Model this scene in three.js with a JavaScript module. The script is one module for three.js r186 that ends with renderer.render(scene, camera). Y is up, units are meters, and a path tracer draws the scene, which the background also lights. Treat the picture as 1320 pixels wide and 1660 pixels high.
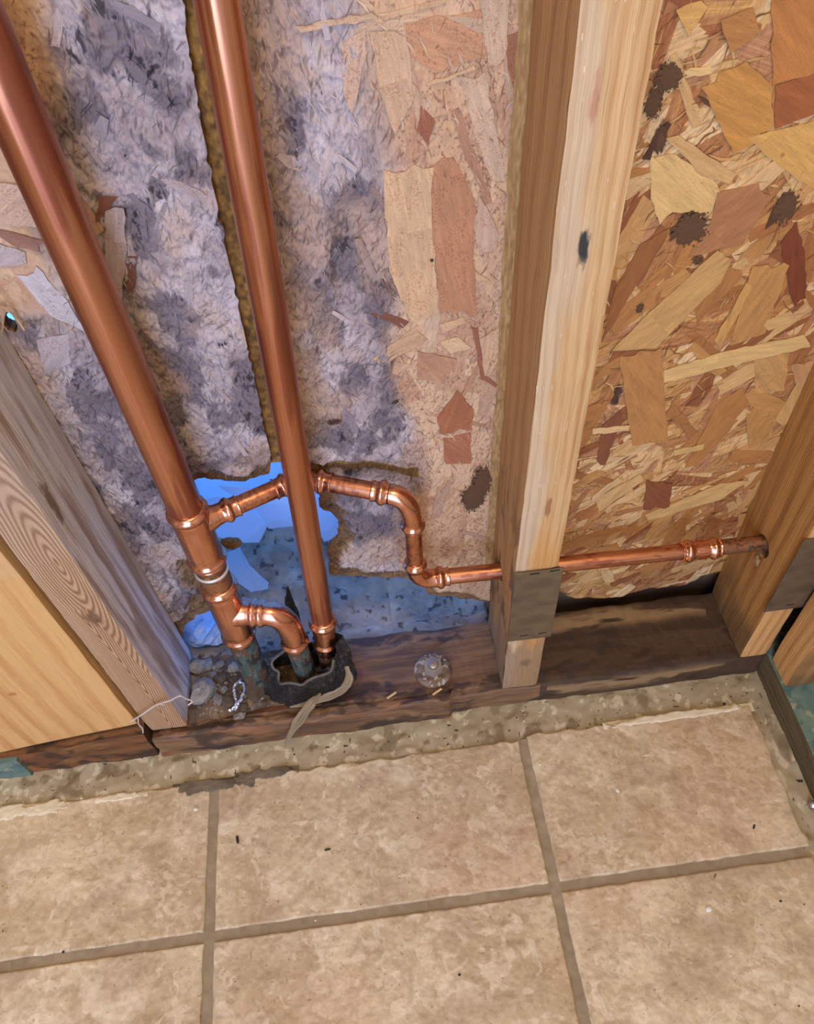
import * as THREE from 'three';
import { mergeGeometries, toCreasedNormals } from 'three/addons/utils/BufferGeometryUtils.js';
import { Brush, Evaluator, SUBTRACTION } from 'three-bvh-csg';
import { RectAreaLightUniformsLib } from 'three/addons/lights/RectAreaLightUniformsLib.js';

// ------------------------------------------------------------------ camera, sky, lights, exposure
RectAreaLightUniformsLib.init();
const scene = new THREE.Scene();
const renderer = new THREE.WebGLRenderer({ antialias: true });
renderer.toneMapping = THREE.LinearToneMapping;
renderer.toneMappingExposure = 0.93;
renderer.shadowMap.enabled = true;
scene.background = new THREE.Color().setRGB(0.32, 1.05, 3.5);          // blue daylight outside, as the warm white balance shows it

const F = 1290, CX = 660, CY = 830, EYE = new THREE.Vector3(0, 0.835, 0.476);
const AX = new THREE.Vector3(0.99165, -0.051036, 0.118425), AY = new THREE.Vector3(-0.123956, -0.630449, 0.76627), AZ = new THREE.Vector3(0.035553, -0.774551, -0.631511); // right, down, forward
const camera = new THREE.PerspectiveCamera(2 * Math.atan(830 / F) * 180 / Math.PI, 1320 / 1660, 0.02, 30);
camera.position.copy(EYE);
camera.setRotationFromMatrix(new THREE.Matrix4().makeBasis(AX.clone(), AY.clone().negate(), AZ.clone().negate()));
scene.add(camera);

function areaLight(color, intensity, w, h, p, target) {
  const l = new THREE.RectAreaLight(new THREE.Color().setRGB(...color), intensity, w, h);
  l.position.set(...p); l.lookAt(...target); l.castShadow = true; scene.add(l); return l;
}
areaLight([1, 0.77, 0.47], 39, 0.34, 0.34, [0.10, 2.255, 0.80], [0.10, 0, 0.80]);     // the warm ceiling lamp, just under its diffuser
areaLight([0.66, 0.77, 1.0], 5.6, 0.76, 1.86, [-0.36, 1.03, 1.57], [-0.36, 1.03, 0]);      // cool fill from an added glazed door, unseen behind the camera

// ------------------------------------------------------------------ helpers
function rngOf(seed) { let s = seed >>> 0; return () => { s = (s + 0x6D2B79F5) >>> 0; let t = s; t = Math.imul(t ^ (t >>> 15), t | 1); t ^= t + Math.imul(t ^ (t >>> 7), t | 61); return ((t ^ (t >>> 14)) >>> 0) / 4294967296; }; }
const rnd = rngOf(7), rr = (a, b) => a + (b - a) * rnd();
const HT = new Float32Array(65536); { const r = rngOf(11); for (let i = 0; i < 65536; i++) HT[i] = r(); }
function n2(x, y) {
  const xi = Math.floor(x), yi = Math.floor(y), fx = x - xi, fy = y - yi, u = fx * fx * (3 - 2 * fx), v = fy * fy * (3 - 2 * fy);
  const r0 = (Math.imul(yi, 7919)) , r1 = (Math.imul(yi + 1, 7919));
  const q = (i, r) => HT[(Math.imul(i, 374761) + Math.imul(r, 40503) + ((r >> 3) ^ i)) & 65535];
  const a = q(xi, r0), b = q(xi + 1, r0), c = q(xi, r1), d = q(xi + 1, r1);
  return (a + (b - a) * u) * (1 - v) + (c + (d - c) * u) * v;
}
function fbm(x, y, o = 4) { let s = 0, a = 0.5, t = 0; for (let i = 0; i < o; i++) { s += a * n2(x, y); t += a; x = x * 2.03 + 17.1; y = y * 2.03 + 9.7; a *= 0.5; } return s / t; }
const clamp = (v, a = 0, b = 1) => v < a ? a : v > b ? b : v, sm = (a, b, v) => { const t = clamp((v - a) / (b - a)); return t * t * (3 - 2 * t); }, mix = (a, b, t) => a + (b - a) * t;
const mix3 = (a, b, t) => [a[0] + (b[0] - a[0]) * t, a[1] + (b[1] - a[1]) * t, a[2] + (b[2] - a[2]) * t];

// a photo pixel gives a direction; the plane it lies on gives the distance
function dirOf(u, v) { return new THREE.Vector3().addScaledVector(AX, (u - CX) / F).addScaledVector(AY, (v - CY) / F).add(AZ); }
function onZ(u, v, z) { const d = dirOf(u, v); return EYE.clone().addScaledVector(d, (z - EYE.z) / d.z); }
function onY(u, v, y) { const d = dirOf(u, v); return EYE.clone().addScaledVector(d, (y - EYE.y) / d.y); }

function dataTex(w, h, fn, srgb = true) {
  const a = new Uint8Array(w * h * 4); let k = 0;
  for (let y = 0; y < h; y++) for (let x = 0; x < w; x++) { const c = fn(x / w, y / h, x, y); a[k++] = clamp(c[0], 0, 255); a[k++] = clamp(c[1], 0, 255); a[k++] = clamp(c[2], 0, 255); a[k++] = 255; }
  const t = new THREE.DataTexture(a, w, h); t.magFilter = THREE.LinearFilter; t.minFilter = THREE.LinearFilter; t.wrapS = t.wrapT = THREE.RepeatWrapping;
  if (srgb) t.colorSpace = THREE.SRGBColorSpace; t.needsUpdate = true; return t;
}
const grey = (w, h, fn) => dataTex(w, h, (u, v, x, y) => { const g = fn(u, v, x, y) * 255; return [g, g, g]; }, false);
const std = (o) => new THREE.MeshStandardMaterial({ roughness: 0.85, metalness: 0, ...o });
const css = (r, g, b) => new THREE.Color().setRGB(r / 255, g / 255, b / 255, THREE.SRGBColorSpace);

const taken = {};
const numbered = (n) => { const k = taken[n] = (taken[n] ?? -1) + 1; return k ? n + '_' + String(k).padStart(3, '0') : n; };
function mesh(name, geo, mat, parent) { const m = new THREE.Mesh(geo, mat); m.name = parent && parent !== scene ? name : numbered(name); m.castShadow = m.receiveShadow = true; (parent || scene).add(m); return m; }
function tag(o, label, category, group) { o.userData = { label, category }; if (group) o.userData.group = group; return o; }
function thing(name, label, category, p = [0, 0, 0], group) { const g = new THREE.Group(); g.name = numbered(name); g.position.set(...p); scene.add(g); return tag(g, label, category, group); }
function struct(o) { o.userData.kind = 'structure'; return o; }
const V = (x, y, z) => new THREE.Vector3(x, y, z);

// rounded, subdivided and roughened box from corner lo to corner hi; groups: +x -x +y -y +z -z
function roughBox(lo, hi, seg, r, amp, freq, extra) {
  const w = hi[0] - lo[0], h = hi[1] - lo[1], d = hi[2] - lo[2];
  const g = new THREE.BoxGeometry(w, h, d, ...seg), p = g.attributes.position, uv = g.attributes.uv, nn = g.attributes.normal;
  const cx = (lo[0] + hi[0]) / 2, cy = (lo[1] + hi[1]) / 2, cz = (lo[2] + hi[2]) / 2, q = V(), c = V();
  for (let i = 0; i < p.count; i++) {
    q.fromBufferAttribute(p, i);
    const ax = Math.abs(nn.getX(i)) > 0.5, ay = Math.abs(nn.getY(i)) > 0.5;
    const X = q.x + cx, Y = q.y + cy, Z = q.z + cz;
    uv.setXY(i, ax ? Z : X, ay ? Z : Y);
    c.set(clamp(q.x, -w / 2 + r, w / 2 - r), clamp(q.y, -h / 2 + r, h / 2 - r), clamp(q.z, -d / 2 + r, d / 2 - r));
    const o = q.clone().sub(c), l = o.length(); if (l > 1e-9) q.copy(c).addScaledVector(o, r / l);
    if (amp) { q.x += amp * (n2(Y * freq + 3, Z * freq + X * 9) - 0.5) * 2; q.y += amp * (n2(X * freq + 50, Z * freq + 7) - 0.5); q.z += amp * (n2(X * freq * 0.7 + 20, Y * freq + 90) - 0.5) * 2; }
    q.x += cx; q.y += cy; q.z += cz;
    if (extra) extra(q);
    p.setXYZ(i, q.x, q.y, q.z);
  }
  const out = toCreasedNormals(g, 0.9); return out;
}
// a turned profile [[radius, distance along the axis], ...] from point a in direction dir
function latheAlong(a, dir, prof, seg = 36) {
  const g = new THREE.LatheGeometry(prof.map(([r, t]) => new THREE.Vector2(Math.max(r, 1e-5), t)), seg);
  g.applyQuaternion(new THREE.Quaternion().setFromUnitVectors(V(0, 1, 0), dir.clone().normalize())); g.translate(a.x, a.y, a.z); return g;
}
const tube = (pts, r, seg = 40, rs = 10, closed = false) => new THREE.TubeGeometry(new THREE.CatmullRomCurve3(pts, closed, 'centripetal'), seg, r, rs, closed);
function inPoly(x, y, P) { let c = false; for (let i = 0, j = P.length - 1; i < P.length; j = i++) { const [xi, yi] = P[i], [xj, yj] = P[j]; if ((yi > y) !== (yj > y) && x < (xj - xi) * (y - yi) / (yj - yi) + xi) c = !c; } return c; }
function distPoly(x, y, P) { let m = 9; for (let i = 0, j = P.length - 1; i < P.length; j = i++) { const [ax, ay] = P[j], [bx, by] = P[i], dx = bx - ax, dy = by - ay, t = clamp(((x - ax) * dx + (y - ay) * dy) / (dx * dx + dy * dy + 1e-12)); m = Math.min(m, Math.hypot(x - ax - dx * t, y - ay - dy * t)); } return m; }
const toWall = (a) => a.map(([u, v]) => { const p = onZ(u, v, 0); return [p.x, p.y]; });
// a lump: an icosphere pushed about by noise
function lump(rx, ry, rz, seed, amp = 0.35, detail = 2, fr = 1.3, crease = 0.55) {
  const g = new THREE.IcosahedronGeometry(1, detail), p = g.attributes.position;
  for (let i = 0; i < p.count; i++) { const x = p.getX(i), y = p.getY(i), z = p.getZ(i), s = 1 + amp * (fbm(x * fr + seed * 3.1 + z * fr * 0.8, y * fr + seed + z * fr * 0.55, 3) - 0.5) * 2; p.setXYZ(i, x * rx * s, y * ry * s, z * rz * s); }
  return toCreasedNormals(g, crease);
}

// ------------------------------------------------------------------ the floor: slab, grout, tiles
const TOP = 0.0, SLAB = -0.006;
const tileMap = dataTex(1536, 1536, (u, v) => {
  const x = u * 0.8, y = v * 0.8, a = fbm(x * 14, y * 14, 4), b = fbm(x * 45 + 40, y * 45, 4), c = fbm(x * 190 + 7, y * 190, 3), w = fbm(x * 70 + b * 6, y * 70 + a * 6, 4);
  let k = mix3([184, 161, 125], [214, 196, 160], clamp(a * 1.7 - 0.4 + (b - 0.5) * 1.0));
  k = mix3(k, [228, 214, 184], sm(0.52, 0.68, w) * 0.5); k = mix3(k, [150, 126, 94], sm(0.55, 0.66, fbm(x * 95 + w * 5, y * 95 + 31, 3)) * 0.25);
  k = mix3(k, [170, 146, 116], sm(0.54, 0.75, fbm(x * 26 + 90, y * 26 + 11, 4)) * 0.5);
  k = mix3(k, [198, 158, 126], sm(0.5, 0.7, fbm(x * 9 + 60, y * 9 + 5, 3)) * 0.25);
  const g = (c - 0.5) * 34; k = [k[0] + g, k[1] + g, k[2] + g];
  if (n2(x * 420, y * 420) > 0.93 && c > 0.5) k = [k[0] - 40, k[1] - 42, k[2] - 42];
  return k;
});
const tileBump = grey(1024, 1024, (u, v) => { const x = u * 0.8, y = v * 0.8; return 0.6 * fbm(x * 70, y * 70, 4) + 0.4 * fbm(x * 220, y * 220, 3); });
const tileMat = std({ map: tileMap, bumpMap: tileBump, bumpScale: 0.0018, roughness: 0.5 });
const concMap = dataTex(2048, 1024, (u, v) => {
  const x = u * 1.6, y = v * 0.8, a = fbm(x * 18, y * 18, 4), b = fbm(x * 120, y * 120, 3);
  let k = mix3([150, 133, 102], [186, 172, 140], a * 1.3 - 0.15 + (b - 0.5) * 0.5);
  k = mix3(k, [222, 208, 176], sm(0.60, 0.7, fbm(x * 120 + 30, y * 120, 4)) * 0.7);
  k = mix3(k, [116, 98, 72], sm(0.58, 0.72, fbm(x * 60 + 70, y * 60 + 9, 4)) * 0.6);
  if (n2(x * 300 + 5, y * 300) > 0.94) k = [60, 48, 34];
  return k;
});
const concBump = grey(512, 512, (u, v) => fbm(u * 40, v * 40, 5));
const concMat = std({ map: concMap, bumpMap: concBump, bumpScale: 0.002, roughness: 0.95 });
const groutMat = std({ map: dataTex(512, 512, (u, v) => { const a = fbm(u * 60, v * 60, 4), b = fbm(u * 9, v * 9, 3); return mix3([132, 115, 88], [170, 152, 122], a * 0.8 + b * 0.5 - 0.15); }), bumpMap: concBump, bumpScale: 0.001, roughness: 0.95 });
const planar = (g, s, ox = 0, oy = 0) => { const p = g.attributes.position, uv = g.attributes.uv; for (let i = 0; i < p.count; i++) uv.setXY(i, p.getX(i) / s + ox, (p.getZ(i) + p.getY(i)) / s + oy); return g; };

const floor = struct(new THREE.Group()); floor.name = 'floor'; scene.add(floor);
{ // slab with an uneven top
  const g = new THREE.BoxGeometry(2.2, 0.12, 1.62, 1, 1, 1); g.translate(-0.55, SLAB - 0.004 - 0.06, 0.82); mesh('slab', planar(g, 1.6), concMat, floor);
  const s = new THREE.PlaneGeometry(0.98, 0.09, 240, 26); s.rotateX(-Math.PI / 2); s.translate(-0.06, 0, 0.118); const p = s.attributes.position;   // the bare strip of screed and old thinset along the plate
  for (let i = 0; i < p.count; i++) { const x = p.getX(i), z = p.getZ(i); p.setY(i, SLAB + 0.005 * (fbm(x * 40, z * 40, 3) - 0.5) + 0.004 * (fbm(x * 160, z * 160, 3) - 0.5) + 0.0025 * sm(0.3, -0.1, x)); }
  s.computeVertexNormals(); mesh('screed_strip', uvScale(planar(s, 1), 1.6, 0.8, 0.7, 0.1), concMat, floor);
  const e = new THREE.PlaneGeometry(0.045, 1.46, 14, 300); e.rotateX(-Math.PI / 2); e.translate(0.397, 0, 0.865); const q = e.attributes.position;
  for (let i = 0; i < q.count; i++) { const x = q.getX(i), z = q.getZ(i); q.setY(i, SLAB + 0.005 * (fbm(x * 40, z * 40, 3) - 0.5) + 0.004 * (fbm(x * 160, z * 160, 3) - 0.5)); }
  e.computeVertexNormals(); mesh('screed_strip', uvScale(planar(e, 1), 1.6, 1.6, 0.9, 0), concMat, floor);
  const gr = new THREE.BoxGeometry(1.95, 0.008, 1.465); gr.translate(0.379 - 0.975 - 0.004, -0.0022 - 0.004, 0.132 + 0.7325); mesh('grout', planar(gr, 0.4), groutMat, floor);
}
function tileGeo(x0, x1, z0, z1, cutBack, cutRight, seed) {
  const s = new THREE.Shape(), pts = [], E = (ax, az, bx, bz, cut) => { const n = Math.max(4, Math.round(Math.hypot(bx - ax, bz - az) / 0.007)); for (let i = 0; i < n; i++) { const t = i / n, x = mix(ax, bx, t), z = mix(az, bz, t), e = (fbm(x * 90 + seed, z * 90 + seed * 3, 3) - 0.5) * (cut ? 0.007 : 0.0022); pts.push([x + (ax === bx ? e : 0), z + (az === bz ? e : 0)]); } };
  E(x0, z0, x1, z0, cutBack); E(x1, z0, x1, z1, cutRight); E(x1, z1, x0, z1); E(x0, z1, x0, z0);
  pts.forEach(([x, z], i) => i ? s.lineTo(x, -z) : s.moveTo(x, -z));
  const g = new THREE.ExtrudeGeometry(s, { depth: 0.0065, bevelEnabled: true, bevelThickness: 0.0015, bevelSize: 0.0018, bevelOffset: -0.0018, bevelSegments: 2 });
  g.rotateX(-Math.PI / 2); g.translate(0, TOP - 0.008, 0);
  return planar(g, 0.8, ((seed * 0.37) % 1) * 0.55 + 0.01 - x0 / 0.8, ((seed * 0.61) % 1) * 0.55 + 0.02 - z0 / 0.8);
}
{
  const PI = 0.336, gx = [-1.555, -1.219, -0.883, -0.547, -0.211, 0.125, 0.3805], gz = [0.129, 0.2845, 0.6205, 0.9565, 1.2925, 1.595];
  let k = 1;
  for (let i = 0; i < gx.length - 1; i++) for (let j = 0; j < gz.length - 1; j++) {
    const jog = i === 3 ? 0.004 : 0;
    mesh('tile', tileGeo(gx[i] + 0.005, gx[i + 1] - (i === gx.length - 2 ? 0 : 0.005), gz[j] + (j ? 0.005 : (i === 4 ? 0.004 : jog)), gz[j + 1] - 0.005, j === 0, i === gx.length - 2, k++ * 1.7), tileMat, floor);
  }
}

// ------------------------------------------------------------------ wood
const fibre = grey(512, 1024, (u, v) => 0.55 * n2(u * 220, v * 26) + 0.25 * n2(u * 90 + 8, v * 9) + 0.2 * fbm(u * 60, v * 40, 3));
// colour of a face in metres: a across, l along the grain
function woodTex(o) {
  const { w = 0.1, len = 1, W = 512, H = 2048, dark, light, rings = 120, warp = 0.02, dash = 0, seed = 0, tint } = o;
  return dataTex(W, H, (u, v) => {
    const a = u * w, l = v * len, ph = (a + warp * (fbm(l * 2.2 + seed, a * 8 + seed, 3) - 0.5) * 2) * rings;
    let r = 0.5 + 0.5 * Math.sin(ph * 2 * Math.PI); r = r * r * (0.6 + 0.8 * n2(ph * 0.5, seed));
    const f = n2(a * 2600 + seed, l * 70), f2 = fbm(a * 300, l * 12 + seed, 3);
    let k = mix3(light, dark, clamp(r * 0.42 + (f - 0.5) * 0.32 + (f2 - 0.45) * 0.7));
    if (dash) { const d = n2(a * 520 + 77, l * 55 + seed); if (d > 1 - dash) k = mix3(k, [dark[0] * 0.6, dark[1] * 0.55, dark[2] * 0.5], 0.75); }
    return tint ? tint(k, a, l, f, r) : k;
  });
}
const woodMat = (map, o = {}) => std({ map, bumpMap: fibre, bumpScale: 0.0007, roughness: 0.72, ...o });
function uvScale(g, su, sv, ou = 0, ov = 0) { const uv = g.attributes.uv; for (let i = 0; i < uv.count; i++) uv.setXY(i, (uv.getX(i) + ou) / su, (uv.getY(i) + ov) / sv); return g; }
const spot = (a, l, a0, l0, ra, rl) => { const d = Math.hypot((a - a0) / ra, (l - l0) / rl); return sm(1.0, 0.35, d + (fbm(a * 400, l * 160, 3) - 0.5) * 0.9); };

// studs: front face map spans 0.1 m from the stud's left edge and 1 m up from the floor
const frontTwo = woodTex({ dark: [170, 116, 62], light: [212, 172, 116], rings: 150, warp: 0.010, seed: 3, tint: (k, a, l, f) => {
  const edgeSheen = sm(0.022, 0.010, a + (fbm(a * 80, l * 14, 3) - 0.5) * 0.02) * (0.45 + 0.55 * n2(l * 9, 4)); k = mix3(k, [200, 190, 178], edgeSheen * 0.42);  // cool sheen on the bevelled left edge, painted into the wood colour
  k = mix3(k, [196, 132, 60], sm(0.34, 0.26, l + (fbm(a * 90, l * 20, 3) - 0.5) * 0.08) * 0.55 * sm(0.006, 0.018, a));
  k = mix3(k, [52, 48, 44], spot(a, l, 0.018, 0.575, 0.0045, 0.016)); k = mix3(k, [58, 52, 46], spot(a, l, 0.017, 0.800, 0.005, 0.020)); k = mix3(k, [64, 60, 54], spot(a, l, 0.016, 0.770, 0.005, 0.018));
  k = mix3(k, [176, 118, 84], spot(a, l, 0.013, 0.655, 0.003, 0.02) * 0.6); k = mix3(k, [150, 100, 60], spot(a, l, 0.021, 0.345, 0.003, 0.014) * 0.8);
  k = mix3(k, [146, 120, 90], sm(0.150, 0.110, l + (fbm(a * 120, l * 50, 3) - 0.5) * 0.06) * (0.55 + 0.4 * f)); k = mix3(k, [96, 76, 56], spot(a, l, 0.022, 0.09, 0.008, 0.010) * 0.5); return f > 0.96 && fbm(a * 60, l * 30, 2) > 0.5 ? [246, 226, 190] : k;
} });
const sideTwo = woodTex({ dark: [146, 98, 50], light: [188, 142, 86], rings: 45, warp: 0.02, dash: 0.028, seed: 9, tint: (k, a, l) => {
  k = mix3(k, [130, 104, 72], sm(0.22, 0.06, l + (fbm(a * 60, l * 20, 3) - 0.5) * 0.14) * 0.55); return mix3(k, [78, 58, 36], sm(0.6, 0.72, fbm(a * 90 + 4, l * 26, 4)) * sm(0.42, 0.2, l) * 0.6); } });
const cathedral = woodTex({ dark: [150, 104, 66], light: [200, 168, 132], rings: 10, warp: 0.004, seed: 5, tint: (k, a, l, f) => {
  // flat-sawn rings: nested arches round a small heart at l = 0.355
  const c = 0.020 + 0.004 * Math.sin(l * 16), n = (fbm(a * 40 + 2, l * 9, 3) - 0.5);
  const up = Math.hypot((a - 0.026) * 6.5, (l - 0.352) * 1.0) * (l > 0.352 ? 1 : 1.35), dn = Math.hypot((a - c) * 9, 0.010) + (0.255 - l) * 0.85;
  const s = Math.min(up, l < 0.285 ? Math.abs(dn) + 0.055 : 9) + n * 0.012;
  const ring = Math.pow(0.5 + 0.5 * Math.sin(s * 2 * Math.PI / 0.0185), 1.8);
  k = mix3(mix3(k, [204, 168, 126], 0.5), [122, 80, 46], ring * 0.8); if (s < 0.008) k = [140, 88, 48];
  k = mix3(k, [176, 162, 152], sm(0.28, 0.52, l) * 0.5 * (0.5 + 0.5 * f)); return mix3(k, [96, 66, 44], spot(a, l, 0.024, 0.27, 0.008, 0.012) * 0.7);  // greyer with height: cool light on the upper face put into the colour
} });
const greySide = woodTex({ dark: [156, 146, 144], light: [214, 206, 202], rings: 60, warp: 0.02, seed: 21, tint: (k, a, l, f) => {
  k = mix3(k, [214, 206, 200], sm(0.52, 0.68, fbm(a * 70 + 3, l * 9, 4)) * 0.55); k = mix3(k, [140, 108, 84], sm(0.56, 0.7, fbm(a * 60 + 40, l * 7 + 5, 4)) * 0.6);
  return mix3(k, [96, 72, 56], spot(a, l, 0.07, 0.40, 0.008, 0.03) * 0.7); } });
const goldSide = woodTex({ dark: [138, 88, 38], light: [190, 138, 72], rings: 55, warp: 0.03, seed: 33, tint: (k, a, l) => mix3(k, [92, 70, 42], sm(0.14, 0.03, l + (fbm(a * 70, l * 30, 3) - 0.5) * 0.1) * 0.6) });
const goldFront = woodTex({ dark: [168, 112, 54], light: [214, 164, 98], rings: 90, warp: 0.012, seed: 41 });
const boardTex = woodTex({ w: 0.3, len: 1, W: 1024, H: 1024, dark: [182, 126, 66], light: [214, 166, 102], rings: 42, warp: 0.006, seed: 51, tint: (k, a, l) => {
  k = mix3(k, [172, 112, 62], spot(a, l, 0.18, 0.155, 0.005, 0.006)); k = mix3(k, [176, 118, 66], spot(a, l, 0.199, 0.15, 0.006, 0.006)); k = mix3(k, [150, 104, 60], spot(a, l, 0.155, 0.185, 0.006, 0.004) * 0.7);
  return mix3(k, [206, 166, 116], sm(0.338, 0.344, l + (fbm(a * 60, 3, 3) - 0.5) * 0.012) * 0.5); } });
const dullTex = woodTex({ dark: [150, 112, 70], light: [196, 158, 108], rings: 60, warp: 0.02, seed: 61 });
const M = { frontTwo: woodMat(frontTwo), sideTwo: woodMat(sideTwo), cathedral: woodMat(cathedral), greySide: woodMat(greySide, { roughness: 0.85 }), goldSide: woodMat(goldSide), goldFront: woodMat(goldFront), board: woodMat(boardTex, { roughness: 0.6 }), dull: woodMat(dullTex) };

function studGeo(x0, x1, y0, y1, z0, z1, lean, amp = 0.0006) {
  const g = roughBox([x0, y0, z0], [x1, y1, z1], [6, 150, 10], 0.0028, amp, 60, (q) => { q.x += (q.y - y0) * lean; });
  const uv = g.attributes.uv, nn = g.attributes.normal; const ix = g.groups;
  for (const gr of ix) for (let i = gr.start; i < gr.start + gr.count; i++) { const face = gr.materialIndex; uv.setXY(i, face >= 4 ? (uv.getX(i) - x0) / 0.1 : face < 2 ? uv.getX(i) / 0.1 : (uv.getX(i) - x0) / 0.1, uv.getY(i) / 1); }
  return g;
}
const CEIL = 2.3, PT = 0.034;
function bored(geo, mats, x, y, z, r) { // a pipe hole drilled along x
  const ev = new Evaluator(); ev.useGroups = true; ev.attributes = ['position', 'normal', 'uv'];
  const c = new THREE.CylinderGeometry(r, r, 0.2, 32); c.rotateZ(Math.PI / 2); c.translate(x, y, z); c.clearGroups(); c.addGroup(0, c.index.count, 0);
  const a = new Brush(geo, mats), b = new Brush(c, mats[2]); a.updateMatrixWorld(); b.updateMatrixWorld();
  const out = ev.evaluate(a, b, SUBTRACTION); return [out.geometry, out.material];
}
tag(mesh('stud', ...bored(studGeo(0.1095, 0.1490, PT, CEIL, 0.0, 0.0885, 0.0105), [M.sideTwo, M.sideTwo, M.dull, M.dull, M.frontTwo, M.dull], 0.13, 0.189, 0.0385, 0.0098)), 'pale pine wall stud with a nail plate near its foot, beside the anchor bolt', 'stud');
tag(mesh('stud', studGeo(-0.2690, -0.2295, 0.046, CEIL, 0.0, 0.0885, -0.022), [M.greySide, M.greySide, M.dull, M.dull, M.cathedral, M.dull]), 'weathered grey wall stud with arched ring grain on its face, beside the wide golden board', 'stud');
tag(mesh('stud', ...bored(studGeo(0.3750, 0.4060, PT, CEIL, 0.0, 0.0885, 0.0), [M.goldSide, M.goldSide, M.dull, M.dull, M.goldFront, M.dull], 0.39, 0.1815, 0.0435, 0.0125)), 'golden brown corner stud with a drilled hole that the horizontal copper pipe enters', 'stud');
tag(mesh('stud', uvScale(roughBox([0.4075, PT, 0.0935], [0.495, CEIL, 0.1300], [8, 120, 5], 0.004, 0.0008, 60), 0.1, 1), [M.goldFront, M.goldFront, M.dull, M.dull, M.goldSide, M.goldSide]), 'golden stud of the side wall standing on the teal stained plate in the corner', 'stud');
{ // wide board left of the grey stud, its foot cut on a slant
  const g = roughBox([-0.56, 0.0, 0.0], [-0.2735, 1.2, 0.090], [30, 120, 6], 0.0022, 0.0006, 30, (q) => { if (q.y < 0.2) { const yb = 0.046 + (q.x + 0.43) * 0.155; q.y = yb + q.y * (0.2 - yb) / 0.2; } q.x += q.y * -0.022; });
  uvScale(g, 0.3, 1, 0.56, 0); tag(mesh('framing_board', g, M.board), 'wide smooth golden board with faint vertical grain beside the grey stud', 'board');
}

// sole plates
const plateTex = dataTex(2048, 512, (u, v) => { // u along 0.8 m, v across 0.2 m
  const l = u * 0.8, a = v * 0.2, f = n2(a * 1500, l * 40), g = fbm(a * 160, l * 10, 4), b = fbm(l * 22, a * 40, 4);
  let k = mix3([84, 58, 38], [146, 110, 74], clamp(g * 1.3 - 0.2 + (f - 0.5) * 0.5));
  k = mix3(k, [150, 112, 70], sm(0.56, 0.72, fbm(l * 14 + 30, a * 70, 4)) * 0.65); k = mix3(k, [48, 34, 24], sm(0.56, 0.72, b + (fbm(l * 90, a * 200, 3) - 0.5) * 0.3) * 0.7);
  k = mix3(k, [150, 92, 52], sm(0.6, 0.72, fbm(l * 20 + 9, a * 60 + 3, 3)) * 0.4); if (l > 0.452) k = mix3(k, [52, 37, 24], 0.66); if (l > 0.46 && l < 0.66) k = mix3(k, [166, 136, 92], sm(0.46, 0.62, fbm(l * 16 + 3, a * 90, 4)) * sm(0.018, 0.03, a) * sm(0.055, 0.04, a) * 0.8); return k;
});
const plateMat = std({ map: plateTex, bumpMap: fibre, bumpScale: 0.0012, roughness: 0.7 });
{
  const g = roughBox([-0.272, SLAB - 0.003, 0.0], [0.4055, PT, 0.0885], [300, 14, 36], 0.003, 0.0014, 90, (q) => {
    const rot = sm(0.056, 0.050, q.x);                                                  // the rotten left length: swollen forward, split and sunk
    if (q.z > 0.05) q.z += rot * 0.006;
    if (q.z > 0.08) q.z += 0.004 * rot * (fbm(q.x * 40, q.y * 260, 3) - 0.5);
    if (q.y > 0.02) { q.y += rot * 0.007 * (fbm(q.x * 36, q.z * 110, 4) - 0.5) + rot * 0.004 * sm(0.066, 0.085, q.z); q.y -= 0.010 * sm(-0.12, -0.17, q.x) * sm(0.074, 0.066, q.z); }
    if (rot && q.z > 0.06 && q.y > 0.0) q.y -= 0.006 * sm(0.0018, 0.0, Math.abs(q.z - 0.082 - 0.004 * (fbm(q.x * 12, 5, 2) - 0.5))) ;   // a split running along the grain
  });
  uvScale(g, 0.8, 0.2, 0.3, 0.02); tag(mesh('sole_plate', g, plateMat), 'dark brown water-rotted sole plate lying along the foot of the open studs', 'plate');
}
const tealTex = dataTex(512, 512, (u, v) => { const a = fbm(u * 14, v * 14, 4), b = fbm(u * 60, v * 60, 3); let k = mix3([78, 110, 106], [122, 138, 116], clamp(a * 1.6 - 0.3)); k = mix3(k, [168, 160, 120], sm(0.6, 0.7, fbm(u * 20 + 8, v * 20, 4)) * 0.7); k = mix3(k, [56, 84, 92], sm(0.5, 0.75, fbm(u * 26 + 3, v * 26, 4)) * 0.6); return k; });
const tealMat = std({ map: tealTex, roughness: 0.6 }), sidePlateTex = dataTex(512, 512, (u, v) => { const f = fbm(u * 8, v * 90, 4); return mix3([72, 58, 34], [118, 104, 70], f * 1.4 - 0.2); });
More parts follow.
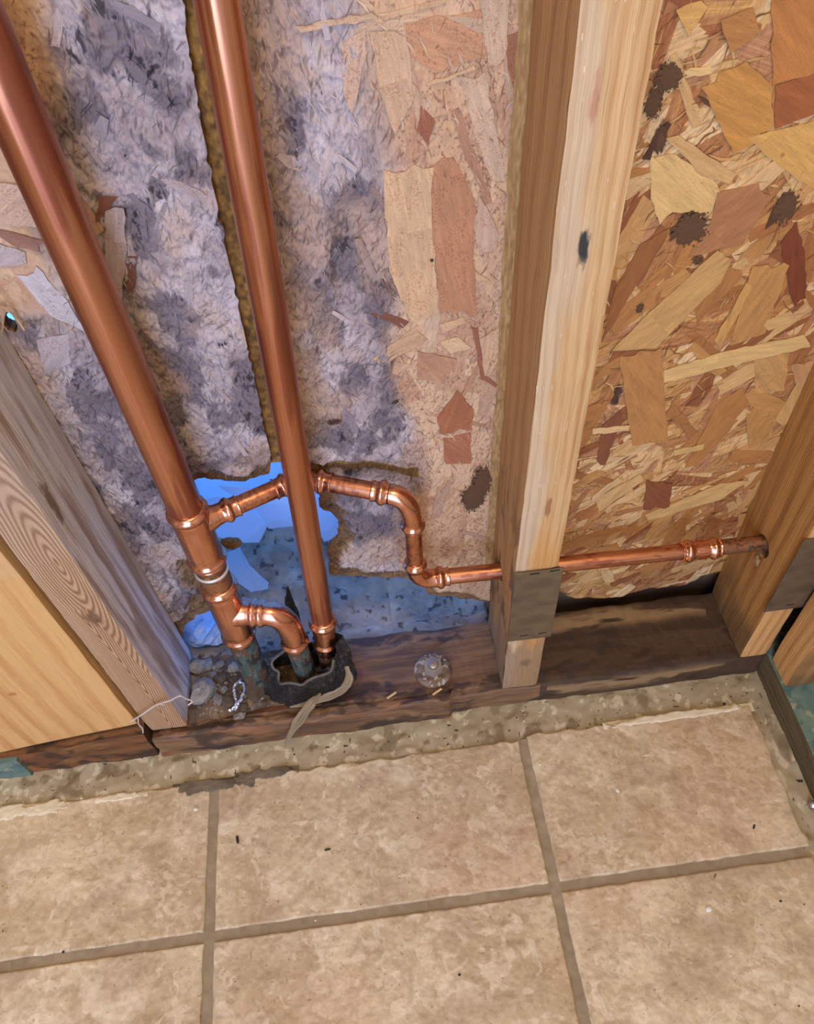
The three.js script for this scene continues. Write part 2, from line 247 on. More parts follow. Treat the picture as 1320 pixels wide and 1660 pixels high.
{
  const g = roughBox([0.4065, SLAB - 0.003, 0.0], [0.496, PT, 1.595], [8, 6, 120], 0.002, 0.0006, 50);
  uvScale(g, 0.2, 0.2); const sp = std({ map: sidePlateTex, roughness: 0.8 });
  tag(mesh('sole_plate', g, [sp, sp, tealMat, sp, sp, sp]), 'teal stained sole plate of the side wall running out of the corner beside the tiles', 'plate');
  const l = roughBox([-0.62, SLAB - 0.003, 0.02], [-0.2745, 0.040, 0.0935], [60, 8, 10], 0.003, 0.0012, 80, (q) => { q.y += Math.max(0, q.y - 0.01) * sm(-0.42, -0.27, q.x) * 0.45; });
  uvScale(l, 0.8, 0.2, 0.7, 0.1); tag(mesh('sole_plate', l, std({ map: plateTex, color: css(255, 232, 190), bumpMap: fibre, bumpScale: 0.001, roughness: 0.8 })), 'short rough brown sole plate under the wide golden board', 'plate');
  const t = roughBox([-0.62, SLAB, 0.090], [-0.412, 0.038, 0.0975], [20, 6, 2], 0.0015, 0.0006, 60); uvScale(t, 0.2, 0.2);
  tag(mesh('paint_lip', t, tealMat), 'thin teal painted strip on the face of the plate under the golden board', 'strip');
}

// ------------------------------------------------------------------ the sheathing
const HOLE = toWall([[311, 785], [345, 780], [367, 788], [402, 788], [440, 772], [470, 757], [500, 770], [515, 795], [519, 827], [538, 837], [554, 856], [550, 878], [531, 897], [531, 907], [538, 935], [563, 939], [611, 942], [659, 942], [684, 955], [700, 970], [738, 974], [776, 980], [815, 985], [815, 1080], [270, 1090], [290, 1050], [300, 1022], [318, 1005], [350, 992], [345, 985], [325, 985], [330, 975], [345, 965], [328, 950], [318, 938], [305, 920], [327, 905], [335, 870], [322, 830]]);
const JOINT = toWall([[293, -60], [324, -60], [360, 200], [400, 400], [428, 560], [466, 742], [470, 770], [438, 770], [440, 742], [400, 560], [345, 300], [310, 100]]);
const RB = [[0.1, 0.08], [0.155, 0.078], [0.19, 0.070], [0.215, 0.046], [0.234, 0.040], [0.263, 0.037], [0.296, 0.050], [0.336, 0.042], [0.373, 0.064], [0.5, 0.066]];
const polyY = (P, x) => { for (let i = 0; i < P.length - 1; i++) if (x <= P[i + 1][0]) return mix(P[i][1], P[i + 1][1], clamp((x - P[i][0]) / (P[i + 1][0] - P[i][0]))); return P[P.length - 1][1]; };
const CRACK = toWall([[505, 762], [540, 752], [590, 752], [640, 758], [660, 764]]);
const WX0 = -0.30, WY0 = 0.03, WS = 0.74;
// matter on the boards: how far the grey mould and rot has taken over
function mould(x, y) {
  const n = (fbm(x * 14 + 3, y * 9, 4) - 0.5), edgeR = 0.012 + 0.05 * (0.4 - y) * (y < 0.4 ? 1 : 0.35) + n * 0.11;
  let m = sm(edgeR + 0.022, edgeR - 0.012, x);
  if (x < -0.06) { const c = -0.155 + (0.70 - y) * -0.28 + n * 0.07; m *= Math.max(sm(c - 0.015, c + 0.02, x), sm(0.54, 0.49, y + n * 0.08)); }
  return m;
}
const HOLE_NEAR = (x, y) => x < 0.13 && y < 0.42 ? distPoly(x, y, HOLE) : 9;
function wallHeight(x, y) {
  const m = mould(x, y), l = fbm(x * 55 + 4, y * 38, 4), f = fbm(x * 190, y * 90 + 7, 3);
  let h = 0.0007 * (fbm(x * 40, y * 40, 3) - 0.5) + m * (0.0056 * (l - 0.5) + 0.0034 * (f - 0.5));
  const d = HOLE_NEAR(x, y); if (d < 0.03) h -= 0.005 * sm(0.016, 0.007, d + 0.018 * (fbm(x * 60, y * 60, 3) - 0.5));     // outer flakes already gone round the hole
  if (x > -0.062 && x < 0.045 && y < 0.372) { const cy = polyY(CRACK, x); h -= (x < CRACK[4][0] ? 1 : sm(0.045, CRACK[4][0], x)) * (0.007 * sm(cy + 0.001, cy - 0.003, y) * sm(cy - 0.05, cy - 0.02, y)); }
  if (x > 0.12) { const b = polyY(RB, x); h -= 0.009 * sm(b + 0.016, b - 0.004, y + 0.014 * (fbm(x * 60, y * 60, 3) - 0.5)); h += 0.004 * (fbm(x * 70 + 8, y * 90, 3) - 0.5) * sm(b + 0.03, b + 0.01, y); }   // rotted foot: swollen and curled back
  return h;
}
// colour map of the boards, with flat flakes under the raised ones
const TS = 2048, wallRGB = new Float32Array(TS * TS * 3);
{
  const r = rngOf(5), put = (cx, cy, len, wid, ang, col) => {
    const c = Math.cos(ang), s = Math.sin(ang), R = Math.hypot(len, wid) / 2, px = WS / TS, sd = r() * 99, skew = (r() - 0.5) * wid;
    for (let j = Math.max(0, Math.floor((cy - R - WY0) / px)); j <= Math.min(TS - 1, (cy + R - WY0) / px); j++) for (let i = Math.max(0, Math.floor((cx - R - WX0) / px)); i <= Math.min(TS - 1, (cx + R - WX0) / px); i++) {
      const x = WX0 + i * px - cx, y = WY0 + j * px - cy, l = x * c + y * s, a = -x * s + y * c;
      if (Math.abs(a) > wid / 2 * (1 + 0.25 * Math.sin(l * 60 + sd)) || Math.abs(l + a * skew / wid) > len / 2 + 0.004 * (n2(a * 900, sd) - 0.5)) continue;
      const g = (n2(a * 1900 + sd, l * 45) - 0.5) * 34 + (n2(a * 500 + sd, l * 12) - 0.5) * 22, k = (j * TS + i) * 3;
      wallRGB[k] = col[0] + g; wallRGB[k + 1] = col[1] + g * 0.92; wallRGB[k + 2] = col[2] + g * 0.75;
    }
  };
  for (let k = 0; k < TS * TS * 3; k += 3) { wallRGB[k] = 176; wallRGB[k + 1] = 126; wallRGB[k + 2] = 72; }
  const pal = [[206, 160, 98], [190, 138, 78], [172, 116, 64], [216, 174, 116], [198, 146, 80], [158, 98, 54], [184, 130, 84], [222, 184, 128]];
  for (let n = 0; n < 1500; n++) { const x = WX0 + r() * WS, y = WY0 + r() * WS, right = x > 0.13; const ang = right ? (r() < 0.7 ? 0.75 + (r() - 0.5) * 1.5 : r() * 6.3) : (r() < 0.7 ? 1.57 + (r() - 0.5) * 0.7 : r() * 6.3); put(x, y, 0.03 + r() * 0.08, 0.005 + r() * 0.018, ang, pal[Math.floor(r() * pal.length)]); }
}
const SPOTS = [[1118, 370, 30, 27], [1083, 124, 26, 24], [1060, 165, 16, 26], [1275, 335, 20, 26], [1130, 420, 9, 7], [1037, 498, 6, 9], [768, 805, 20, 22], [782, 780, 16, 24], [700, 420, 3, 3], [640, 650, 8, 4], [1070, 225, 10, 26], [540, 685, 18, 5], [1000, 640, 8, 22], [470, 640, 10, 8]].map(([u, v, a, b]) => { const p = onZ(u, v, 0), q = onZ(u + a, v, 0), s = onZ(u, v + b, 0); return [p.x, p.y, q.x - p.x, p.y - s.y]; });
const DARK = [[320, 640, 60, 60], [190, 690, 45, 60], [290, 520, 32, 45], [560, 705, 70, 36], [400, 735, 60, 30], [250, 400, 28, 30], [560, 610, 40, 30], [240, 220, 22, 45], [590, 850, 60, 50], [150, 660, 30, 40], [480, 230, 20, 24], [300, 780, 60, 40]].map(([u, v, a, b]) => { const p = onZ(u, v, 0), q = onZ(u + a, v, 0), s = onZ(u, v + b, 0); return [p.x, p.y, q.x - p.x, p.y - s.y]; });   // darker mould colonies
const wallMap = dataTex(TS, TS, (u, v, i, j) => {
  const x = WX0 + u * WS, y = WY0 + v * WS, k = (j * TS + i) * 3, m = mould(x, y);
  let c = [wallRGB[k], wallRGB[k + 1], wallRGB[k + 2]];
  if (x < 0.118) c = mix3(c, [208, 174, 146], x < -0.06 ? 0.66 : 0.62);                                            // greyer, washed-out flakes in the wet bay
  if (x < 0.118 && fbm(x * 30, y * 30, 2) > 0.42) c = mix3(c, [132, 88, 64], sm(0.62, 0.85, fbm(x * 620, y * 520, 2)) * 0.7); // rust coloured speckle
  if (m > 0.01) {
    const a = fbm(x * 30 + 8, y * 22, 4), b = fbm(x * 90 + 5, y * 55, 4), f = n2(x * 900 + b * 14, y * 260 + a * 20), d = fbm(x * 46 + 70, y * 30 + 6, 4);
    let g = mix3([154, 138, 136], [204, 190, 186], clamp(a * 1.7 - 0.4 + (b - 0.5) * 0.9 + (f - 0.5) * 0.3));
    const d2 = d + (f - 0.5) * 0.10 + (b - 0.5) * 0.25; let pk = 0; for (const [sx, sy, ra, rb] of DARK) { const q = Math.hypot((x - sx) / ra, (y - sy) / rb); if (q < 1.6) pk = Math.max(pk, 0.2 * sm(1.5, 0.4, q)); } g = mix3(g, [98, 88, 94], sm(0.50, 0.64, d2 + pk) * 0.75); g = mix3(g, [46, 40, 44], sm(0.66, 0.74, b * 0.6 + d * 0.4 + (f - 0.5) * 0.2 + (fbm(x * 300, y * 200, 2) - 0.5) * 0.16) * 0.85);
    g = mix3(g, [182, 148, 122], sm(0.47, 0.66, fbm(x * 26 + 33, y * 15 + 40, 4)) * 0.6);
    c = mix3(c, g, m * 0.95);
  }
  const dh = HOLE_NEAR(x, y); if (dh < 0.03) { const e = sm(0.016, 0.008, dh + 0.018 * (fbm(x * 60, y * 60, 3) - 0.5)); c = mix3(c, mix3([142, 104, 56], [92, 66, 42], clamp(fbm(x * 120, y * 200, 3) * 1.6 - 0.3)), e * 0.85); }
  if (x > -0.064 && x < 0.04 && y < 0.375) { const cy = polyY(CRACK, x), t = y - cy; if (t < 0.004 && t > -0.012) c = mix3(c, [128, 92, 40], 0.8); }
  for (const [sx, sy, ra, rb] of SPOTS) if (Math.abs(x - sx) < ra * 2 && Math.abs(y - sy) < rb * 2) { const e = sm(1.15, 0.55, Math.hypot((x - sx) / ra, (y - sy) / rb) + (fbm(x * 260, y * 260, 3) - 0.5) * 1.1); c = mix3(c, mix3([52, 34, 20], [92, 62, 36], n2(x * 700, y * 700)), e * 0.92); }
  return c;
});
const wallColor = (x, y) => { const i = clamp(Math.round((x - WX0) / WS * TS), 0, TS - 1), j = clamp(Math.round((y - WY0) / WS * TS), 0, TS - 1), k = (j * TS + i) * 4, d = wallMap.image.data; return [d[k], d[k + 1], d[k + 2]]; };
const wallBump = grey(1024, 1024, (u, v) => { const x = u * WS + WX0, y = v * WS + WY0, m = mould(x, y); return clamp(0.5 + (0.35 + 0.5 * m) * (fbm(x * 260, y * 160, 4) - 0.5) * 2 + 0.22 * (n2(x * 1100, y * 420) - 0.5)); });
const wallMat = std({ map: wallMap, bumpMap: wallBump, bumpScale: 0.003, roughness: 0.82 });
const edgeMat = std({ map: dataTex(256, 256, (u, v) => mix3([92, 62, 26], [168, 122, 58], fbm(u * 12, v * 30, 4) * 1.5 - 0.25)), roughness: 0.95 });

const wallBack = struct(new THREE.Group()); wallBack.name = 'wall_back'; scene.add(wallBack);
function board(inside, x0, x1, y0, y1) {
  const CS = 0.002, nx = Math.round((x1 - x0) / CS), ny = Math.round((y1 - y0) / CS), on = new Uint8Array(nx * ny), TH = 0.0115;
  for (let j = 0; j < ny; j++) for (let i = 0; i < nx; i++) { const x = x0 + (i + 0.5) * CS, y = y0 + (j + 0.5) * CS; on[j * nx + i] = inside(x, y) ? 1 : 0; }
  const pos = [], nor = [], uv = [], top = [], side = [], idT = new Map(), idB = new Map();
  const H = new Float32Array((nx + 1) * (ny + 1)).fill(NaN), h = (i, j) => { i = clamp(i, 0, nx); j = clamp(j, 0, ny); const k = j * (nx + 1) + i; if (isNaN(H[k])) H[k] = wallHeight(x0 + i * CS, y0 + j * CS); return H[k]; };
  const DX = new Float32Array((nx + 1) * (ny + 1)), DY = new Float32Array((nx + 1) * (ny + 1)); {          // cut edges run smooth instead of in steps
    const C = (i, j) => i >= 0 && j >= 0 && i < nx && j < ny ? on[j * nx + i] : 0, nb = new Map(), add = (a, b) => { (nb.get(a) || nb.set(a, []).get(a)).push(b); (nb.get(b) || nb.set(b, []).get(b)).push(a); }, id = (i, j) => j * (nx + 1) + i;
    for (let j = 0; j <= ny; j++) for (let i = 0; i <= nx; i++) { if (i < nx && C(i, j) !== C(i, j - 1)) add(id(i, j), id(i + 1, j)); if (j < ny && C(i, j) !== C(i - 1, j)) add(id(i, j), id(i, j + 1)); }
    for (let t = 0; t < 3; t++) { const mv = []; for (const [a, L] of nb) { if (L.length !== 2) continue; const ai = a % (nx + 1), aj = Math.floor(a / (nx + 1)); let sx = 0, sy = 0; for (const b of L) { sx += (b % (nx + 1) - ai) * CS + DX[b] - DX[a]; sy += (Math.floor(b / (nx + 1)) - aj) * CS + DY[b] - DY[a]; } mv.push([a, sx * 0.25, sy * 0.25]); } for (const [a, x, y] of mv) { DX[a] += x; DY[a] += y; } }
  }
  const px = (i, j) => x0 + i * CS + DX[j * (nx + 1) + i], py = (i, j) => y0 + j * CS + DY[j * (nx + 1) + i];
  const vt = (i, j) => { const k = j * (nx + 1) + i; let q = idT.get(k); if (q === undefined) { q = pos.length / 3; idT.set(k, q); const x = px(i, j), y = py(i, j); pos.push(x, y, h(i, j)); const a = (h(i - 1, j) - h(i + 1, j)) / (2 * CS), b = (h(i, j - 1) - h(i, j + 1)) / (2 * CS), l = Math.hypot(a, b, 1); nor.push(a / l, b / l, 1 / l); uv.push((x - WX0) / WS, (y - WY0) / WS); } return q; };
  const put = (x, y, z, n) => { pos.push(x, y, z); nor.push(...n); uv.push((x + y) * 10, (y + z) * 10); return pos.length / 3 - 1; };
  const wall = (i0, j0, i1, j1, n) => { const a = put(px(i0, j0), py(i0, j0), h(i0, j0), n), b = put(px(i1, j1), py(i1, j1), h(i1, j1), n), c = put(px(i1, j1), py(i1, j1), -TH, n), d = put(px(i0, j0), py(i0, j0), -TH, n); side.push(a, c, b, a, d, c); };
  for (let j = 0; j < ny; j++) for (let i = 0; i < nx; i++) {
    if (!on[j * nx + i]) continue;
    const a = vt(i, j), b = vt(i + 1, j), c = vt(i + 1, j + 1), d = vt(i, j + 1); top.push(a, b, c, a, c, d);
    if (i === 0 || !on[j * nx + i - 1]) wall(i, j + 1, i, j, [-1, 0, 0]); if (i === nx - 1 || !on[j * nx + i + 1]) wall(i + 1, j, i + 1, j + 1, [1, 0, 0]);
    if (j === 0 || !on[(j - 1) * nx + i]) wall(i, j, i + 1, j, [0, -1, 0]); if (j === ny - 1 || !on[(j + 1) * nx + i]) wall(i + 1, j + 1, i, j + 1, [0, 1, 0]);
  }
  for (let j = 0; j < ny; j++) { // the back, in long runs
    let i = 0; while (i < nx) { if (!on[j * nx + i]) { i++; continue; } let e = i; while (e < nx && on[j * nx + e]) e++; const n = [0, 0, -1], a = put(x0 + i * CS, y0 + j * CS, -TH, n), b = put(x0 + e * CS, y0 + j * CS, -TH, n), c = put(x0 + e * CS, y0 + (j + 1) * CS, -TH, n), d = put(x0 + i * CS, y0 + (j + 1) * CS, -TH, n); side.push(a, c, b, a, d, c); i = e; }
  }
  const g = new THREE.BufferGeometry(); g.setAttribute('position', new THREE.Float32BufferAttribute(pos, 3)); g.setAttribute('normal', new THREE.Float32BufferAttribute(nor, 3)); g.setAttribute('uv', new THREE.Float32BufferAttribute(uv, 2)); g.setIndex([...top.values()].concat(side));
  g.addGroup(0, top.length, 0); g.addGroup(top.length, side.length, 1); return g;
}
const rag = (x, y) => [x + 0.007 * (fbm(x * 120, y * 120, 3) - 0.5), y + 0.007 * (fbm(x * 120 + 50, y * 120, 3) - 0.5)];
const jointX = (y) => { let lo = 9, hi = -9; for (let i = 0, j = JOINT.length - 1; i < JOINT.length; j = i++) { const [ax, ay] = JOINT[j], [bx, by] = JOINT[i]; if ((ay > y) !== (by > y)) { const x = ax + (bx - ax) * (y - ay) / (by - ay); lo = Math.min(lo, x); hi = Math.max(hi, x); } } return lo < 9 ? [lo, hi] : null; };
const JX = (y) => { const q = jointX(Math.min(y, 0.69)); return q || [-0.086, -0.074]; };
const NICK = toWall([[4, 503], [16, 508], [28, 524], [24, 536], [8, 530]]), free = (x, y) => { const [a, b] = rag(x, y); return !inPoly(a, b, HOLE) && !inPoly(a, b, NICK); };
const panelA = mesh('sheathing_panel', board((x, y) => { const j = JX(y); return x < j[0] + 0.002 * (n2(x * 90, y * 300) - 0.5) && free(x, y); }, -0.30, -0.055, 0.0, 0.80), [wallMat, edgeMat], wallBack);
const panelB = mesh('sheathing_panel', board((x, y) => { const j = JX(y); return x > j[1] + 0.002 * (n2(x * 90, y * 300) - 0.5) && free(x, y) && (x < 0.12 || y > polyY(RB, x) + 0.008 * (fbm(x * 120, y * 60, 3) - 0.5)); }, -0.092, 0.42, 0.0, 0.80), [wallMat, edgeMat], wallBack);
panelA.userData.label = 'sheathing board greyed by mould'; panelB.userData.label = 'strand board, mouldy at one end and clean tan at the other';
{ const g = new THREE.BoxGeometry(0.86, 1.50, 0.0115); g.translate(0.07, 1.55, -0.006); uvScale(g, 1, 1); mesh('sheathing_panel', g, wallMat, wallBack);
  const j = new THREE.PlaneGeometry(0.05, 0.50, 26, 260); j.translate(-0.075, 0.585, -0.0035); const p = j.attributes.position; for (let i = 0; i < p.count; i++) { const x = p.getX(i), y = p.getY(i); p.setZ(i, -0.006 + 0.006 * (fbm(x * 160, y * 160, 4) - 0.5)); } j.computeVertexNormals();
  mesh('joint_foam', j, std({ map: dataTex(256, 1024, (u, v) => mix3([84, 56, 20], [164, 118, 54], fbm(u * 14, v * 110, 4) * 1.6 - 0.3)), roughness: 0.95 }), wallBack); }

// raised flakes, each its own thin chip of wood
const grainTex = [0, 1, 2, 3].map((s) => dataTex(128, 512, (u, v) => { const f = n2(u * 60 + s * 31, v * 18), g = fbm(u * 9 + s * 7, v * 5, 3), d = n2(u * 44 + s * 5, v * 90) > 0.92 ? -34 : 0, q = 228 + (f - 0.5) * 22 + (g - 0.5) * 44 + (n2(u * 90, v * 260 + s) - 0.5) * 20 + d; if (s === 3) { const e = sm(0.62, 0.8, n2(u * 40, v * 160)) * sm(0.4, 0.6, fbm(u * 4, v * 9, 2)); return [q * (1 - 0.10 * e), q * (1 - 0.17 * e), q * (1 - 0.22 * e)]; } return [q, q * 0.985, q * 0.96]; }));
const flakeMats = {};
function flakeMat(col, k) { const key = col.map((c) => Math.round(c / 12)).join() + k; return flakeMats[key] ||= std({ map: grainTex[k], color: css(...col.map((c) => c * 1.06)), bumpMap: grainTex[k], bumpScale: 0.0003, roughness: 0.7 }); }
const flakeCount = { A: 0, B: 0 };
function flake(panel, P, col, z, th = 0.0009, lift = 0) {
  let cx = 0, cy = 0; for (const [x, y] of P) { cx += x / P.length; cy += y / P.length; }
  let best = 0, ang = 0; for (let i = 0; i < P.length; i++) for (let j = 0; j < i; j++) { const d = Math.hypot(P[i][0] - P[j][0], P[i][1] - P[j][1]); if (d > best) { best = d; ang = Math.atan2(P[i][1] - P[j][1], P[i][0] - P[j][0]); } }
  const pts = []; for (let i = 0; i < P.length; i++) { const [ax, ay] = P[i], [bx, by] = P[(i + 1) % P.length], d = Math.hypot(bx - ax, by - ay), n = clamp(Math.round(d / 0.006), 1, 9), across = Math.abs(Math.cos(Math.atan2(by - ay, bx - ax) - ang)) < 0.6; for (let k = 0; k < n; k++) { const t = k / n, e = k ? (rnd() - 0.5) * (across ? 0.007 : 0.001) : 0, o = k && !across ? (rnd() - 0.5) * 0.0018 : 0; pts.push([mix(ax, bx, t) + e * Math.cos(ang) - o * Math.sin(ang), mix(ay, by, t) + e * Math.sin(ang) + o * Math.cos(ang)]); } }
  const s = new THREE.Shape(); pts.forEach(([x, y], i) => i ? s.lineTo(x - cx, y - cy) : s.moveTo(x - cx, y - cy));
  const g = new THREE.ExtrudeGeometry(s, { depth: th, bevelEnabled: false }), p = g.attributes.position, uv = g.attributes.uv, c = Math.cos(ang), sn = Math.sin(ang), o1 = rnd(), o2 = rnd();
  for (let i = 0; i < p.count; i++) { const x = p.getX(i), y = p.getY(i); uv.setXY(i, (-x * sn + y * c) / 0.028 + o1, (x * c + y * sn) / 0.11 + o2); }
  const m = mesh('strand', g, flakeMat(col, cx < 0.118 ? 3 : Math.floor(rnd() * 3)), panel); m.position.set(cx, cy, z); m.rotation.set((rnd() - 0.5) * lift, (rnd() - 0.5) * lift, 0); return m;
}
const chip = (cx, cy, len, wid, ang) => { const c = Math.cos(ang), s = Math.sin(ang), k = (a, b) => [cx + a * c - b * s, cy + a * s + b * c], j = () => rr(-0.2, 0.2) * wid; return [k(-len / 2 + j(), -wid / 2), k(0, -wid / 2 + j() * 0.5), k(len / 2 + j(), -wid / 2 * rr(0.3, 1)), k(len / 2 + j(), wid / 2 * rr(0.3, 1)), k(0, wid / 2 + j() * 0.5), k(-len / 2 + j(), wid / 2 * rr(0.5, 1))]; };
{ // filling flakes of the clean bay
  const pal = [[206, 156, 92], [190, 134, 72], [170, 112, 58], [214, 170, 108], [196, 144, 78], [152, 92, 48], [180, 124, 76], [222, 182, 124], [186, 128, 66]];
  for (let n = 0; n < 165; n++) { const x = rr(0.16, 0.385), y = rr(0.085, 0.74), w = rr(0.004, 0.02); flake(panelB, chip(x, y, rr(0.03, 0.085), w, rnd() < 0.7 ? 0.8 + rr(-0.7, 0.6) : rr(0, 3.1)), pal[Math.floor(rnd() * pal.length)], wallHeight(x, y) - 0.0004 + rr(0, 0.0007), 0.0006, 0.03); }
  const palB = [[206, 170, 138], [192, 146, 110], [216, 186, 154], [176, 122, 88], [200, 164, 140]];
  for (let n = 0; n < 26; n++) { const x = rr(0.02, 0.105), y = rr(0.15, 0.74); if (mould(x, y) > 0.5) continue; flake(panelB, chip(x, y, rr(0.03, 0.08), rr(0.003, 0.014), rnd() < 0.75 ? 1.57 + rr(-0.35, 0.35) : rr(0, 3.1)), mix3(palB[Math.floor(rnd() * palB.length)], wallColor(x, y), 0.45), wallHeight(x, y) - 0.0004 + rr(0, 0.0005), 0.0005, 0.02); }
}
// flakes traced from the photograph (crop origin, scale), then polygons and colours
const traced = (panel, ox, oy, k, list, z0) => list.forEach(([col, ...q], i) => { const P = []; for (let n = 0; n < q.length; n += 2) { const w = onZ(ox + q[n] / k, oy + q[n + 1] / k, 0); P.push([w.x, w.y]); } const cx = P.reduce((s, p) => s + p[0], 0) / P.length, cy = P.reduce((s, p) => s + p[1], 0) / P.length; flake(panel, P, cx > 0.118 ? col : mix3([col[0], col[1] * 0.965, col[2] * 0.90], wallColor(cx, cy), panel === panelB ? 0.2 : 0.12), wallHeight(cx, cy) + z0 + 0.0003 * (i % 3), 0.0006, 0.012); });
traced(panelB, 960, 0, 1.93, [
  [[194, 128, 64], 560, 0, 700, 0, 700, 232, 562, 262], [[204, 146, 70], 340, 270, 480, 190, 560, 270, 565, 400, 440, 480, 380, 350], [[166, 98, 50], 570, 265, 700, 225, 700, 350, 570, 400], [[220, 170, 92], 480, 430, 700, 375, 700, 595, 640, 560],  // warm lamplight put into the colour of the top-right flakes
  [[178, 122, 76], 390, 600, 520, 570, 560, 610, 470, 760, 300, 800, 370, 690], [[160, 102, 48], 30, 1070, 70, 900, 150, 760, 240, 710, 130, 900], [[226, 186, 116], 180, 490, 260, 480, 375, 555, 400, 600, 360, 665, 250, 660, 210, 700, 182, 620],
  [[216, 172, 104], 230, 430, 270, 420, 450, 540, 430, 572, 340, 548], [[208, 162, 96], 390, 780, 435, 805, 400, 880, 200, 1085, 60, 1095, 150, 1000], [[196, 146, 80], 500, 830, 615, 828, 540, 1040, 430, 1080], [[186, 136, 70], 85, 1112, 215, 1085, 235, 1380, 125, 1392],
  [[226, 186, 120], 210, 1160, 420, 1095, 660, 1043, 680, 1080, 430, 1140, 215, 1198], [[128, 64, 30], 590, 760, 640, 690, 665, 800, 667, 930, 632, 957, 600, 840], [[218, 176, 108], 165, 1610, 400, 1510, 490, 1500, 400, 1560, 172, 1628], [[142, 82, 46], 170, 1500, 250, 1510, 240, 1582, 160, 1592],
  [[138, 82, 48], 15, 1440, 30, 1330, 90, 1280, 95, 1300, 40, 1452], [[198, 148, 96], 620, 1140, 700, 1125, 700, 1200, 650, 1250], [[228, 190, 128], 0, 1338, 115, 1328, 115, 1344, 0, 1356], [[214, 170, 106], 545, 1000, 620, 970, 640, 1000, 550, 1032], [[222, 180, 116], 0, 1550, 80, 1490, 92, 1500, 0, 1572],
  [[220, 178, 112], 255, 1405, 350, 1385, 345, 1402, 255, 1422], [[230, 192, 124], 285, 216, 370, 200, 370, 228, 290, 242], [[176, 120, 62], 300, 900, 430, 830, 470, 860, 330, 1010], [[206, 156, 86], 380, 1060, 480, 880, 500, 890, 400, 1085], [[200, 152, 92], 500, 1090, 620, 1070, 600, 1220, 510, 1230],
  [[186, 132, 72], 390, 1260, 470, 1210, 490, 1260, 330, 1450, 290, 1460], [[210, 164, 98], 570, 1310, 640, 1190, 660, 1250, 600, 1330], [[196, 146, 84], 480, 1290, 570, 1260, 560, 1370, 490, 1400], [[214, 168, 98], 260, 30, 340, 0, 360, 20, 300, 110], [[190, 130, 66], 400, 60, 500, 20, 520, 90, 430, 160],
  [[172, 116, 62], 250, 1250, 330, 1350, 300, 1370, 235, 1290], [[216, 174, 112], 10, 1560, 150, 1480, 160, 1500, 20, 1600], [[84, 52, 26], 155, 495, 190, 425, 235, 378, 246, 386, 205, 440, 180, 497], [[96, 62, 32], 330, 300, 345, 302, 400, 350, 390, 356], [[92, 60, 34], 540, 715, 560, 660, 600, 600, 632, 600, 620, 640, 575, 690],
], 0.0005);
traced(panelB, 420, 0, 2.185, [
  [[202, 152, 114], 510, 80, 790, 30, 800, 200, 620, 260, 540, 200], [[206, 180, 156], 290, 150, 380, 100, 380, 200, 330, 400, 300, 330], [[216, 184, 152], 392, 110, 520, 130, 550, 350, 480, 470, 430, 330], [[152, 88, 58], 570, 370, 625, 430, 600, 520, 560, 460],
  [[222, 190, 150], 440, 600, 620, 590, 610, 700, 632, 1110, 540, 1140, 460, 950], [[192, 138, 100], 615, 590, 690, 560, 770, 720, 760, 890, 770, 1110, 640, 1110, 612, 800], [[216, 188, 164], 720, 270, 800, 250, 872, 640, 830, 640, 770, 500], [[226, 194, 156], 625, 840, 660, 878, 822, 998, 790, 1006, 640, 880],
  [[202, 174, 158], 780, 690, 850, 830, 840, 880, 780, 900, 760, 800], [[214, 180, 140], 400, 1270, 560, 1150, 600, 1200, 440, 1292], [[236, 208, 168], 640, 1210, 700, 1190, 752, 1230, 680, 1252], [[166, 98, 62], 630, 1480, 700, 1380, 760, 1450, 752, 1520, 640, 1532], [[184, 120, 84], 650, 1550, 750, 1530, 750, 1640, 660, 1640],
  [[228, 196, 150], 590, 296, 760, 230, 770, 245, 600, 302], [[206, 176, 142], 130, 90, 400, 40, 420, 60, 150, 112], [[212, 184, 148], 420, 48, 660, -10, 664, 8, 440, 70], [[128, 74, 52], 390, 1110, 410, 1095, 532, 1140, 510, 1162], [[214, 190, 170], 780, -20, 890, -20, 870, 200, 810, 230], [[156, 100, 66], 870, 130, 925, 110, 910, 330, 880, 240],
  [[228, 196, 150], 640, 1150, 720, 1120, 735, 1140, 650, 1180], [[190, 150, 122], 560, 1240, 700, 1270, 660, 1350, 560, 1340], [[210, 176, 146], 480, 1280, 540, 1290, 500, 1330, 470, 1320], [[150, 92, 66], 755, 1160, 775, 1160, 800, 1330, 845, 1360, 840, 1370, 785, 1340], [[214, 184, 154], 780, 1200, 850, 1155, 850, 1180, 800, 1330],
], 0.0001);
traced(panelA, 0, 0, 2.184, [
  [[208, 204, 214], 60, 972, 130, 940, 240, 1060, 300, 1170, 180, 1112], [[190, 176, 182], 375, 740, 440, 730, 452, 880, 430, 1060, 380, 930], [[126, 74, 58], 350, 690, 420, 690, 390, 740, 340, 782], [[196, 186, 192], -40, 850, 90, 890, 95, 930, -40, 948], [[150, 110, 92], -40, 800, 160, 850, 140, 890, 60, 872],
  [[186, 158, 138], 250, 660, 310, 720, 370, 810, 340, 830, 280, 760], [[120, 76, 62], 450, 900, 490, 900, 480, 1010, 450, 1040], [[186, 176, 184], 130, 1200, 240, 1180, 260, 1280, 160, 1320], [[200, 176, 160], -60, 640, 100, 650, 130, 800, -40, 780],
], 0.0006);
